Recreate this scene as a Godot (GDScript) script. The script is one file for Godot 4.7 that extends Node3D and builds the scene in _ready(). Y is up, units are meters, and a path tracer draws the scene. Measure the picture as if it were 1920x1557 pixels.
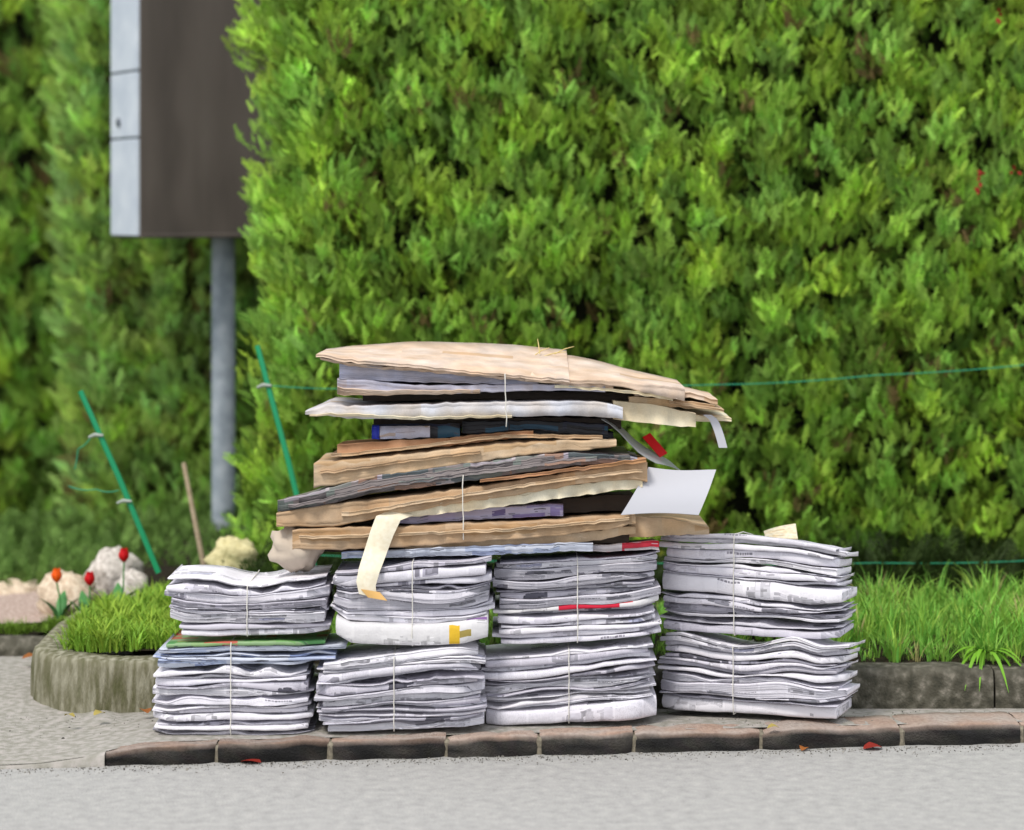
extends Node3D

const EYE := Vector3(0.0, 1.3, 6.0)
const FOCAL := 4560.0
const HORIZON := 392.0

var rng := RandomNumberGenerator.new()
var wave := FastNoiseLite.new()
var coarse := FastNoiseLite.new()
var M := {}
var used := {}


# ---------- small helpers ----------
func at(px: float, py: float, z: float) -> Vector3:
	var d := EYE.z - z
	return Vector3((px - 960.0) / FOCAL * d, EYE.y - (py - HORIZON) / FOCAL * d, z)

func on_level(px: float, py: float, y: float) -> Vector3:
	var d := (EYE.y - y) * FOCAL / (py - HORIZON)
	return Vector3((px - 960.0) / FOCAL * d, y, EYE.z - d)

func numbered(called: String) -> String:
	var n: int = used.get(called, 0)
	used[called] = n + 1
	return called if n == 0 else "%s_%03d" % [called, n]

func tag(o: Node3D, label: String, category: String, group := "") -> Node3D:
	o.set_meta("label", label)
	o.set_meta("category", category)
	if group:
		o.set_meta("group", group)
	return o

func thing(called: String, label: String, category: String, where := Vector3.ZERO, turn := 0.0, group := "") -> Node3D:
	var o := Node3D.new()
	o.name = numbered(called)
	add_child(o, true)
	o.position = where
	o.rotation.y = turn
	tag(o, label, category, group)
	return o

func obj(called: String, mesh: Mesh, m: Material, parent: Node3D = self) -> MeshInstance3D:
	var o := MeshInstance3D.new()
	if parent == self:
		o.name = numbered(called)
	else:
		var key := "%d/%s" % [parent.get_instance_id(), called]
		var n: int = used.get(key, 0)
		used[key] = n + 1
		o.name = called if n == 0 else "%s_%03d" % [called, n]
	o.mesh = mesh
	o.material_override = null
	for k in mesh.get_surface_count():
		o.set_surface_override_material(k, m)
	parent.add_child(o, true)
	return o

func struct(o: Node3D) -> Node3D:
	o.set_meta("kind", "structure")
	return o

func mb() -> SurfaceTool:
	var st := SurfaceTool.new()
	st.begin(Mesh.PRIMITIVE_TRIANGLES)
	return st

func tri(st: SurfaceTool, a: Vector3, b: Vector3, c: Vector3, ua := Vector2.ZERO, ub := Vector2.ZERO, uc := Vector2.ZERO) -> void:
	st.set_uv(ua); st.add_vertex(a)
	st.set_uv(ub); st.add_vertex(b)
	st.set_uv(uc); st.add_vertex(c)

func quad(st: SurfaceTool, a: Vector3, b: Vector3, c: Vector3, d: Vector3, ua := Vector2(0, 0), ub := Vector2(1, 0), uc := Vector2(1, 1), ud := Vector2(0, 1)) -> void:
	tri(st, a, b, c, ua, ub, uc)
	tri(st, a, c, d, ua, uc, ud)

func done(st: SurfaceTool) -> ArrayMesh:
	st.generate_normals()
	return st.commit()

func sheet_grid(st: SurfaceTool, rows: Array, uvs: Array, colors: Array = []) -> void:
	for i in rows.size() - 1:
		for j in rows[i].size() - 1:
			for k in [[0, 0], [1, 0], [1, 1], [0, 0], [1, 1], [0, 1]]:
				if colors.size():
					st.set_color(colors[i + k[0]][j + k[1]])
				st.set_uv(uvs[i + k[0]][j + k[1]])
				st.add_vertex(rows[i + k[0]][j + k[1]])

func box(st: SurfaceTool, t: Transform3D, size: Vector3, bevel := 0.004) -> void:
	# a box with chamfered edges: inset faces, edge strips and corners
	var h := size / 2.0
	var b := minf(bevel, minf(h.x, minf(h.y, h.z)) * 0.6)
	st.set_smooth_group(-1)
	var ax := [Vector3.RIGHT, Vector3.UP, Vector3.BACK]
	for a in 3:
		for s in [-1.0, 1.0]:
			var n: Vector3 = ax[a] * s
			var u: Vector3 = ax[(a + 1) % 3]
			var v: Vector3 = n.cross(u)
			var hu: float = absf(h.dot(u)) - b
			var hv: float = absf(h.dot(v.abs())) - b
			var o: Vector3 = n * absf(h.dot(n))
			quad(st, t * (o - u * hu - v * hv), t * (o - u * hu + v * hv), t * (o + u * hu + v * hv), t * (o + u * hu - v * hv))
	for a in 3:
		var w: Vector3 = ax[a]
		var u: Vector3 = ax[(a + 1) % 3]
		var v: Vector3 = ax[(a + 2) % 3]
		var hw: float = h[a] - b
		for su in [-1.0, 1.0]:
			for sv in [-1.0, 1.0]:
				var p: Vector3 = u * su * h[(a + 1) % 3] + v * sv * (h[(a + 2) % 3] - b)
				var q: Vector3 = u * su * (h[(a + 1) % 3] - b) + v * sv * h[(a + 2) % 3]
				if su * sv > 0:
					quad(st, t * (p - w * hw), t * (q - w * hw), t * (q + w * hw), t * (p + w * hw))
				else:
					quad(st, t * (q - w * hw), t * (p - w * hw), t * (p + w * hw), t * (q + w * hw))
	for sx in [-1.0, 1.0]:
		for sy in [-1.0, 1.0]:
			for sz in [-1.0, 1.0]:
				var c := Vector3(sx * h.x, sy * h.y, sz * h.z)
				var p1 := c - Vector3(0, sy * b, sz * b)
				var p2 := c - Vector3(sx * b, 0, sz * b)
				var p3 := c - Vector3(sx * b, sy * b, 0)
				if sx * sy * sz > 0:
					tri(st, t * p1, t * p3, t * p2)
				else:
					tri(st, t * p1, t * p2, t * p3)
	st.set_smooth_group(0)

func tube(st: SurfaceTool, path: Array, radii: Array, sides := 8) -> void:
	var rows := []
	var uvs := []
	var side := Vector3.ZERO
	for i in path.size():
		var dir: Vector3 = (path[mini(i + 1, path.size() - 1)] - path[maxi(i - 1, 0)]).normalized()
		if i == 0:
			side = dir.cross(Vector3.UP if absf(dir.y) < 0.9 else Vector3.RIGHT).normalized()
		side = (side - dir * side.dot(dir)).normalized()
		var up := side.cross(dir)
		var row := []
		var uv := []
		for k in sides + 1:
			var a := -TAU * k / sides
			row.append(path[i] + (side * cos(a) + up * sin(a)) * radii[i])
			uv.append(Vector2(float(k) / sides, i * 0.2))
		rows.append(row)
		uvs.append(uv)
	sheet_grid(st, rows, uvs)
	st.set_smooth_group(-1)
	for e in [0, path.size() - 1]:
		for k in sides:
			if e == 0:
				tri(st, path[0], rows[0][k], rows[0][k + 1])
			else:
				tri(st, path[e], rows[e][k + 1], rows[e][k])
	st.set_smooth_group(0)

func along(points: Array, t: float) -> float:
	# smooth interpolation in a list of [t, value]
	if t <= points[0][0]:
		return points[0][1]
	for i in points.size() - 1:
		if t <= points[i + 1][0]:
			var p0: float = points[maxi(i - 1, 0)][1]
			var p3: float = points[mini(i + 2, points.size() - 1)][1]
			return lerpf(cubic_interpolate(points[i][1], points[i + 1][1], p0, p3, (t - points[i][0]) / (points[i + 1][0] - points[i][0])), lerpf(points[i][1], points[i + 1][1], (t - points[i][0]) / (points[i + 1][0] - points[i][0])), 0.4)
	return points[-1][1]


# ---------- materials ----------
func noise_tex(freq: float, octaves: int, ramp: Array, as_normal := false, strength := 4.0, size := 512, kind := FastNoiseLite.TYPE_SIMPLEX_SMOOTH, sd := 1) -> NoiseTexture2D:
	var n := FastNoiseLite.new()
	n.noise_type = kind
	n.frequency = freq
	n.fractal_octaves = octaves
	n.seed = sd
	var t := NoiseTexture2D.new()
	t.width = size
	t.height = size
	t.seamless = true
	t.noise = n
	if as_normal:
		t.as_normal_map = true
		t.bump_strength = strength
	elif ramp.size():
		var g := Gradient.new()
		g.offsets = PackedFloat32Array(ramp.map(func(r): return r[0]))
		g.colors = PackedColorArray(ramp.map(func(r): return r[1]))
		t.color_ramp = g
	return t

func mat(color: Color, rough := 0.85, spec := 0.35) -> StandardMaterial3D:
	var m := StandardMaterial3D.new()
	m.albedo_color = color
	m.roughness = rough
	m.metallic_specular = spec
	m.cull_mode = BaseMaterial3D.CULL_DISABLED
	return m

func rough_surface(tex: Texture2D, scale: float, bump: Texture2D = null, bump_scale := 1.0, rough := 0.9, world_space := true) -> StandardMaterial3D:
	var m := mat(Color.WHITE, rough, 0.3)
	m.albedo_texture = tex
	m.uv1_triplanar = true
	m.uv1_world_triplanar = world_space
	m.uv1_scale = Vector3.ONE * scale
	if bump:
		m.normal_enabled = true
		m.normal_texture = bump
		m.normal_scale = bump_scale
	return m

func page_image(sd: int, paper: Color, tints: Array, dense: float) -> ImageTexture:
	# newsprint: columns of grey lines, dark headline bars (no letters), halftone pictures
	var r := RandomNumberGenerator.new()
	r.seed = sd
	var n := 768
	var im := Image.create(n, n, false, Image.FORMAT_RGB8)
	im.fill(paper)
	var cols := 6
	var cw := n / cols
	for c in cols:
		var y := r.randi_range(0, 10)
		while y < n - 4:
			var pick := r.randf()
			if pick < 0.24:
				var h := r.randi_range(26, 90)
				var w := cw * r.randi_range(1, 2) - 8
				var g: Color = paper.lerp(tints[r.randi() % tints.size()], r.randf_range(0.2, 0.7) * dense)
				for k in 40:
					var v := r.randf_range(0.8, 1.15)
					var bx := r.randi_range(0, w - 14)
					var by := r.randi_range(0, h - 8)
					im.fill_rect(Rect2i(c * cw + 4 + bx, y + by, r.randi_range(8, mini(60, w - bx)), r.randi_range(4, h - by)), Color(g.r * v, g.g * v, g.b * v).clamp())
				y += h + 6
			elif pick < 0.29:
				var hh := r.randi_range(6, 12)
				var x := 0
				while x < cw - 22:
					var ww := r.randi_range(6, 16)
					im.fill_rect(Rect2i(c * cw + 4 + x, y, ww, hh), paper.lerp(Color(0.2, 0.19, 0.24), r.randf_range(0.35, 0.6)))
					x += ww + 3
				y += hh + 5
			elif pick < 0.5:
				y += r.randi_range(12, 50)
			else:
				var ink := r.randf_range(0.12, 0.34) * dense
				for line in r.randi_range(6, 22):
					var x := 0
					while x < cw - 12:
						var ww := r.randi_range(4, 13)
						im.fill_rect(Rect2i(c * cw + 4 + x, y, mini(ww, cw - 10 - x), 2), paper.lerp(Color(0.25, 0.25, 0.3), ink * r.randf_range(0.6, 1.3)))
						x += ww + 2
					y += 5
				y += 4
	return ImageTexture.create_from_image(im)

func cover_image(sd: int, colors: Array, paper: Color) -> ImageTexture:
	# printed magazine covers and leaflets: large soft-edged blocks of colour
	var r := RandomNumberGenerator.new()
	r.seed = sd
	var n := 384
	var im := Image.create(n, n, false, Image.FORMAT_RGB8)
	im.fill(paper)
	for k in 46:
		var c: Color = colors[r.randi() % colors.size()]
		c = c.lerp(paper, r.randf_range(0.0, 0.5))
		im.fill_rect(Rect2i(r.randi_range(-20, n), r.randi_range(-20, n), r.randi_range(20, 130), r.randi_range(8, 70)), c)
	for k in 240:
		im.fill_rect(Rect2i(r.randi_range(0, n), r.randi_range(0, n), r.randi_range(6, 26), 2), Color(0.2, 0.2, 0.25) if r.randf() < 0.6 else paper)
	return ImageTexture.create_from_image(im)

func card_image(sd: int, base: Color) -> ImageTexture:
	# kraft board: fibres, faint flute lines, worn pale and dark patches
	var r := RandomNumberGenerator.new()
	r.seed = sd
	var n := 384
	var f := FastNoiseLite.new()
	f.seed = sd
	f.frequency = 0.012
	f.fractal_octaves = 4
	var im := Image.create(n, n, false, Image.FORMAT_RGB8)
	for y in n:
		for x in n:
			var v := 1.0 + f.get_noise_2d(x, y) * 0.13 + r.randf_range(-0.04, 0.04)
			var w := f.get_noise_2d(x * 0.6 + 900, y * 0.6)
			im.set_pixel(x, y, Color(base.r * v, base.g * v * (1.0 + w * 0.05), base.b * v * (1.0 + w * 0.12)).clamp())
	# packing tape, smudged print, scuffs
	for k in 2:
		var strip_y := r.randi_range(0, n - 40)
		var strip_x := r.randi_range(0, n - 150)
		for y in range(strip_y, strip_y + 26):
			for x in range(strip_x, strip_x + 150):
				im.set_pixel(x, y, im.get_pixel(x, y).lerp(Color(0.62, 0.47, 0.3), 0.38))
	for k in 14:
		var px := r.randi_range(0, n - 60)
		var py := r.randi_range(0, n - 4)
		for x in r.randi_range(15, 58):
			im.set_pixel(px + x, py, im.get_pixel(px + x, py).lerp(Color(0.9, 0.85, 0.76) if k % 2 else Color(0.35, 0.27, 0.2), 0.45))
	return ImageTexture.create_from_image(im)

func make_materials() -> void:
	var crumple := noise_tex(0.012, 4, [], true, 7.0, 512, FastNoiseLite.TYPE_SIMPLEX_SMOOTH, 5)
	var greys := [Color(0.3, 0.3, 0.34), Color(0.45, 0.44, 0.5), Color(0.2, 0.2, 0.24), Color(0.5, 0.5, 0.55)]
	var papers := [Color(0.87, 0.86, 0.895), Color(0.82, 0.812, 0.85), Color(0.895, 0.888, 0.915), Color(0.77, 0.76, 0.80)]
	for k in 4:
		var m := mat(Color.WHITE, 0.82, 0.3)
		m.albedo_texture = page_image(11 + k * 7, papers[k], greys if k != 2 else greys + [Color(0.4, 0.42, 0.6)], [0.8, 1.0, 0.6, 1.1][k])
		m.normal_enabled = true
		m.normal_texture = crumple
		m.normal_scale = 0.5
		m.backlight_enabled = true
		m.backlight = Color(0.05, 0.05, 0.05)
		M["news%d" % k] = m
	# a paper with a yellow and a purple print near one lower corner, and one with a red stripe
	for k in 2:
		var im: Image = page_image(91 + k, Color(0.83, 0.825, 0.835), greys, 0.35).get_image()
		if k == 0:
			im.fill_rect(Rect2i(545, 505, 46, 90), Color(0.83, 0.68, 0.2))
			im.fill_rect(Rect2i(591, 530, 50, 30), Color(0.6, 0.54, 0.3))
			im.fill_rect(Rect2i(620, 470, 90, 16), Color(0.5, 0.38, 0.58))
		else:
			im.fill_rect(Rect2i(300, 440, 270, 100), Color(0.76, 0.16, 0.25))
			im.fill_rect(Rect2i(570, 440, 60, 60), Color(0.82, 0.4, 0.42))
		var m: StandardMaterial3D = M.news0.duplicate()
		m.albedo_texture = ImageTexture.create_from_image(im)
		M[["foot", "stripe"][k]] = m
	var covers := {
		"blue": [[Color(0.52, 0.58, 0.74), Color(0.66, 0.71, 0.82), Color(0.78, 0.8, 0.86)], Color(0.78, 0.8, 0.86)],
		"red": [[Color(0.78, 0.1, 0.2), Color(0.8, 0.25, 0.3), Color(0.85, 0.82, 0.82)], Color(0.83, 0.8, 0.82)],
		"green": [[Color(0.2, 0.5, 0.22), Color(0.35, 0.6, 0.25), Color(0.72, 0.3, 0.25), Color(0.5, 0.62, 0.4)], Color(0.5, 0.62, 0.45)],
		"yellow": [[Color(0.85, 0.65, 0.1), Color(0.5, 0.35, 0.6), Color(0.82, 0.8, 0.78)], Color(0.82, 0.81, 0.83)],
		"lilac": [[Color(0.55, 0.5, 0.7), Color(0.7, 0.67, 0.8), Color(0.35, 0.3, 0.5)], Color(0.72, 0.7, 0.8)],
		"dark": [[Color(0.3, 0.28, 0.29), Color(0.5, 0.45, 0.44), Color(0.3, 0.34, 0.36), Color(0.72, 0.69, 0.71), Color(0.6, 0.47, 0.4), Color(0.45, 0.49, 0.47), Color(0.66, 0.63, 0.68)], Color(0.5, 0.47, 0.47)],
		"night": [[Color(0.1, 0.13, 0.22), Color(0.12, 0.3, 0.4), Color(0.08, 0.09, 0.12)], Color(0.11, 0.12, 0.15)],
	}
	var sd := 50
	for key in covers:
		var m := mat(Color.WHITE, 0.5, 0.45)
		m.albedo_texture = cover_image(sd, covers[key][0], covers[key][1])
		m.normal_enabled = true
		m.normal_texture = crumple
		m.normal_scale = 0.35
		M[key] = m
		sd += 3
	var cards := {"kraft": Color(0.69, 0.585, 0.47), "tan": Color(0.75, 0.655, 0.54), "pale": Color(0.785, 0.705, 0.635), "rust": Color(0.66, 0.50, 0.38), "white_board": Color(0.75, 0.745, 0.76), "grey_board": Color(0.67, 0.66, 0.71), "cream": Color(0.82, 0.78, 0.68)}
	for key in cards:
		var m := mat(Color.WHITE, 0.88, 0.25)
		m.albedo_texture = card_image(sd, cards[key])
		m.normal_enabled = true
		m.normal_texture = crumple
		m.normal_scale = 0.3
		M[key] = m
		sd += 1
	M.gap_shade = mat(Color(0.27, 0.24, 0.22), 0.9)  # dark colour standing for the shade in the gaps of the piles
	M.twine = mat(Color(0.84, 0.83, 0.80), 0.8)
	M.asphalt = rough_surface(noise_tex(0.02, 6, [[0.0, Color(0.60, 0.597, 0.588)], [0.4, Color(0.655, 0.652, 0.643)], [0.65, Color(0.672, 0.669, 0.658)], [1.0, Color(0.72, 0.713, 0.70)]], false, 1, 1024), 1.1, noise_tex(0.22, 3, [], true, 3.0, 512), 0.35, 0.92)
	var grit := noise_tex(0.35, 2, [[0.0, Color(0.82, 0.82, 0.82)], [0.5, Color(0.97, 0.97, 0.97)], [1.0, Color(1, 1, 1)]], false, 1, 512)
	M.asphalt.detail_enabled = true
	M.asphalt.detail_albedo = grit
	M.asphalt.detail_blend_mode = BaseMaterial3D.BLEND_MODE_MUL
	M.pavement = rough_surface(noise_tex(0.018, 6, [[0.0, Color(0.50, 0.49, 0.45)], [0.45, Color(0.59, 0.58, 0.55)], [0.7, Color(0.65, 0.63, 0.61)], [1.0, Color(0.70, 0.67, 0.65)]], false, 1, 1024, FastNoiseLite.TYPE_SIMPLEX_SMOOTH, 8), 1.6, noise_tex(0.2, 3, [], true, 3.0, 512), 0.4, 0.92)
	M.soil = rough_surface(noise_tex(0.03, 5, [[0.0, Color(0.09, 0.08, 0.06)], [0.5, Color(0.15, 0.13, 0.095)], [1.0, Color(0.24, 0.2, 0.14)]]), 2.0, noise_tex(0.06, 4, [], true, 8.0), 1.0, 0.95)
	M.far_ground = rough_surface(noise_tex(0.02, 5, [[0.0, Color(0.2, 0.26, 0.1)], [0.5, Color(0.3, 0.37, 0.15)], [1.0, Color(0.4, 0.44, 0.22)]]), 0.6)
	M.gravel = rough_surface(noise_tex(0.05, 4, [[0.0, Color(0.5, 0.42, 0.38)], [0.5, Color(0.72, 0.64, 0.6)], [1.0, Color(0.84, 0.78, 0.74)]], false, 1, 512, FastNoiseLite.TYPE_CELLULAR), 3.0, noise_tex(0.08, 3, [], true, 6.0, 512, FastNoiseLite.TYPE_CELLULAR), 1.0)
	M.concrete = rough_surface(noise_tex(0.014, 6, [[0.0, Color(0.29, 0.30, 0.18)], [0.4, Color(0.42, 0.41, 0.33)], [0.6, Color(0.52, 0.51, 0.44)], [1.0, Color(0.66, 0.65, 0.58)]], false, 1, 512, FastNoiseLite.TYPE_SIMPLEX_SMOOTH, 21), 2.2, noise_tex(0.09, 4, [], true, 4.0), 0.5)
	M.concrete.uv1_scale = Vector3(5.0, 0.9, 5.0)
	M.old_kerb = rough_surface(noise_tex(0.02, 6, [[0.0, Color(0.2, 0.2, 0.17)], [0.45, Color(0.31, 0.3, 0.26)], [0.68, Color(0.38, 0.37, 0.33)], [0.85, Color(0.48, 0.46, 0.42)], [1.0, Color(0.58, 0.56, 0.5)]], false, 1, 512, FastNoiseLite.TYPE_SIMPLEX_SMOOTH, 31), 2.4, noise_tex(0.09, 4, [], true, 5.0), 0.5)
	M.setts = rough_surface(noise_tex(0.03, 5, [[0.0, Color(0.82, 0.8, 0.8)], [0.5, Color(0.93, 0.92, 0.92)], [1.0, Color(1, 1, 1)]], false, 1, 512, FastNoiseLite.TYPE_SIMPLEX_SMOOTH, 41), 4.0, noise_tex(0.08, 4, [], true, 8.0), 0.9)
	M.setts.vertex_color_use_as_albedo = true
	M.mortar = rough_surface(noise_tex(0.05, 4, [[0.0, Color(0.36, 0.34, 0.3)], [1.0, Color(0.6, 0.57, 0.5)]]), 3.0)
	M.rock = rough_surface(noise_tex(0.02, 5, [[0.0, Color(0.42, 0.39, 0.35)], [0.35, Color(0.68, 0.65, 0.62)], [0.6, Color(0.82, 0.79, 0.76)], [1.0, Color(0.9, 0.88, 0.85)]], false, 1, 512, FastNoiseLite.TYPE_SIMPLEX_SMOOTH, 61), 4.0, noise_tex(0.04, 4, [], true, 8.0), 0.8)
	M.warm_rock = rough_surface(noise_tex(0.02, 5, [[0.0, Color(0.45, 0.38, 0.3)], [0.35, Color(0.72, 0.64, 0.55)], [0.6, Color(0.84, 0.77, 0.68)], [1.0, Color(0.9, 0.86, 0.78)]], false, 1, 512, FastNoiseLite.TYPE_SIMPLEX_SMOOTH, 62), 4.0, noise_tex(0.04, 4, [], true, 8.0), 0.8)
	M.yellow_rock = rough_surface(noise_tex(0.025, 5, [[0.0, Color(0.6, 0.56, 0.4)], [0.45, Color(0.78, 0.74, 0.56)], [1.0, Color(0.86, 0.83, 0.66)]], false, 1, 512, FastNoiseLite.TYPE_SIMPLEX_SMOOTH, 63), 4.0, noise_tex(0.04, 4, [], true, 8.0), 0.8)
	M.brown_panel = rough_surface(noise_tex(0.006, 5, [[0.0, Color(0.29, 0.268, 0.25)], [0.5, Color(0.345, 0.318, 0.297)], [1.0, Color(0.385, 0.358, 0.335)]]), 0.7, null, 1.0, 0.55)
	M.brown_panel.uv1_scale = Vector3(2.2, 0.35, 2.2)
	M.white_panel = rough_surface(noise_tex(0.01, 5, [[0.0, Color(0.70, 0.74, 0.80)], [1.0, Color(0.82, 0.85, 0.89)]]), 1.2, null, 1.0, 0.5)
	M.seam = mat(Color(0.33, 0.36, 0.4), 0.6)
	M.post = rough_surface(noise_tex(0.012, 6, [[0.0, Color(0.50, 0.54, 0.58)], [0.5, Color(0.60, 0.64, 0.68)], [1.0, Color(0.70, 0.73, 0.76)]]), 2.0, null, 1.0, 0.5)
	M.green_plastic = mat(Color(0.03, 0.55, 0.36), 0.45, 0.5)
	M.green_wire = mat(Color(0.1, 0.55, 0.4), 0.5, 0.5)
	M.clip = mat(Color(0.6, 0.63, 0.6), 0.6)
	M.stick = rough_surface(noise_tex(0.03, 4, [[0.0, Color(0.6, 0.52, 0.42)], [1.0, Color(0.82, 0.76, 0.66)]]), 5.0)
	M.leaf = mat(Color.WHITE, 0.6, 0.35)
	M.leaf.vertex_color_use_as_albedo = true
	M.leaf.backlight_enabled = true
	M.leaf.backlight = Color(0.7, 0.7, 0.7)
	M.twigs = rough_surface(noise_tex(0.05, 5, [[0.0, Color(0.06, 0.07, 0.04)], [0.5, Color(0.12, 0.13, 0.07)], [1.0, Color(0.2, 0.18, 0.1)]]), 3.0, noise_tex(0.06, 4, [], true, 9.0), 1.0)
	M.petal_red = mat(Color(0.75, 0.05, 0.09), 0.5)
	M.petal_orange = mat(Color(0.9, 0.35, 0.06), 0.5)
	M.tulip_green = mat(Color(0.28, 0.5, 0.27), 0.5)
	M.dead_red = mat(Color(0.5, 0.14, 0.1), 0.8)
	M.dead_brown = mat(Color(0.55, 0.33, 0.15), 0.7)
	M.dead_yellow = mat(Color(0.62, 0.56, 0.3), 0.8)
	M.white_card = mat(Color(0.71, 0.715, 0.745), 0.7)
	M.tape = rough_surface(noise_tex(0.03, 4, [[0.0, Color(0.84, 0.80, 0.70)], [1.0, Color(0.90, 0.88, 0.81)]]), 4.0)
	M.film = mat(Color(0.62, 0.64, 0.66), 0.3, 0.5)
	M.blue_ink = mat(Color(0.15, 0.2, 0.6), 0.5)
	M.glue = mat(Color(0.85, 0.68, 0.42), 0.7)
	M.crumpled = mat(Color(0.72, 0.67, 0.61), 0.85)
	M.blade = mat(Color(0.42, 0.62, 0.16), 0.5)
	M.grit = mat(Color.WHITE, 0.95)
	M.grit.vertex_color_use_as_albedo = true
	M.straw = mat(Color(0.82, 0.74, 0.5), 0.8)


# ---------- stacked paper and board ----------
# stations: dictionaries x, tb, tf, bf, bb (heights at the back and at the front), zf, zb
func slab(stations: Array, nose: String, seed_uv: Vector2, uv_scale := 0.4, crease := 0.0, sd := 0, cap := 1.0) -> ArrayMesh:
	var st := mb()
	var rows := []
	var uvs := []
	for i in stations.size():
		var s: Dictionary = stations[i]
		var t: float = s.tf - s.bf
		var prof := []
		var r := minf(t * 0.5, 0.012)
		for k in 4:
			var f := k / 4.0
			prof.append(Vector2(lerpf(s.zb, s.zf - r, f), lerpf(s.tb, s.tf, f) + crease * wave.get_noise_3d(s.x * 60.0, f * 18.0, sd * 13.7)))
		if nose == "fold":
			for k in 8:
				var a := PI * (0.5 - k / 7.0)
				prof.append(Vector2(s.zf - r + r * pow(maxf(cos(a), 0.0), 0.7), (s.tf + s.bf) / 2 + t / 2 * signf(sin(a)) * pow(absf(sin(a)), 0.75)))
		elif nose == "open":
			var ply := clampi(int(t / 0.0026), 1, 7)
			for k in ply * 2 + 1:
				var inner := 0.006 + 0.003 * wave.get_noise_3d(s.x * 30.0, k * 7.0, sd * 3.1)
				var outer := 0.006 * wave.get_noise_3d(s.x * 60.0, k * 31.0, sd * 9.3)
				prof.append(Vector2(s.zf + (outer if k % 2 == 1 else -inner), lerpf(s.tf, s.bf, float(k) / (ply * 2))))
		elif nose == "plies":
			var ply := clampi(int(t / 0.007), 2, 6)
			for k in ply * 2 + 1:
				var inner := 0.003 + 0.002 * wave.get_noise_3d(s.x * 30.0, k * 7.0, sd * 3.1)
				var outer := 0.006 * wave.get_noise_3d(s.x * 70.0, k * 31.0, sd * 9.3)
				prof.append(Vector2(s.zf + (outer if k % 2 == 1 else -inner), lerpf(s.tf, s.bf, (float(k) + 0.25 * wave.get_noise_2d(s.x * 40.0, k * 50.0) * (1.0 if k > 0 and k < ply * 2 else 0.0)) / (ply * 2))))
		elif t > 0.0045:
			# corrugated edge: two liners with the fluted core set back between them
			var w := 0.003 * wave.get_noise_2d(s.x * 160.0, sd * 21.0)
			prof.append(Vector2(s.zf + w, s.tf))
			prof.append(Vector2(s.zf + w, s.tf - 0.001))
			prof.append(Vector2(s.zf - 0.002, s.tf - 0.0012))
			prof.append(Vector2(s.zf - 0.002, s.bf + 0.0012))
			prof.append(Vector2(s.zf - w, s.bf + 0.001))
			prof.append(Vector2(s.zf - w, s.bf))
		else:
			var b := minf(0.0015, t * 0.3)
			prof.append(Vector2(s.zf - b, s.tf))
			prof.append(Vector2(s.zf, s.tf - b))
			prof.append(Vector2(s.zf, s.bf + b))
			prof.append(Vector2(s.zf - b, s.bf))
		for k in 3:
			var f := 1.0 - k / 2.0
			prof.append(Vector2(lerpf(s.zb, s.zf - r * 1.05, f), lerpf(s.bb, s.bf, f)))
		prof.append(prof[0])
		if i > 0:
			while prof.size() < rows[0].size():
				prof.insert(8, prof[8])
			while prof.size() > rows[0].size():
				prof.remove_at(8)
		var row := []
		var uv := []
		var v := 0.0
		var cy: float = (s.tf + s.bf) / 2
		var squeeze := 1.0
		if cap < 1.0 and (i == 0 or i == stations.size() - 1):
			squeeze = cap
		for k in prof.size():
			if k:
				v += prof[k].distance_to(prof[k - 1])
			row.append(Vector3(s.x, cy + (prof[k].y - cy) * squeeze, prof[k].x))
			uv.append(Vector2(s.x / uv_scale, v / uv_scale) + seed_uv)
		rows.append(row)
		uvs.append(uv)
	sheet_grid(st, rows, uvs)
	st.set_smooth_group(-1)
	for e in [0, rows.size() - 1]:
		var c := Vector3.ZERO
		for k in rows[e].size() - 1:
			c += rows[e][k]
		c /= rows[e].size() - 1
		for k in rows[e].size() - 1:
			var a: Vector3 = rows[e][k]
			var b: Vector3 = rows[e][k + 1]
			var ua := Vector2(a.z, a.y) / uv_scale + seed_uv
			var ub := Vector2(b.z, b.y) / uv_scale + seed_uv
			var uc := Vector2(c.z, c.y) / uv_scale + seed_uv
			if e == 0:
				tri(st, c, a, b, uc, ua, ub)
			else:
				tri(st, c, b, a, uc, ub, ua)
	st.set_smooth_group(0)
	return done(st)

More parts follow.
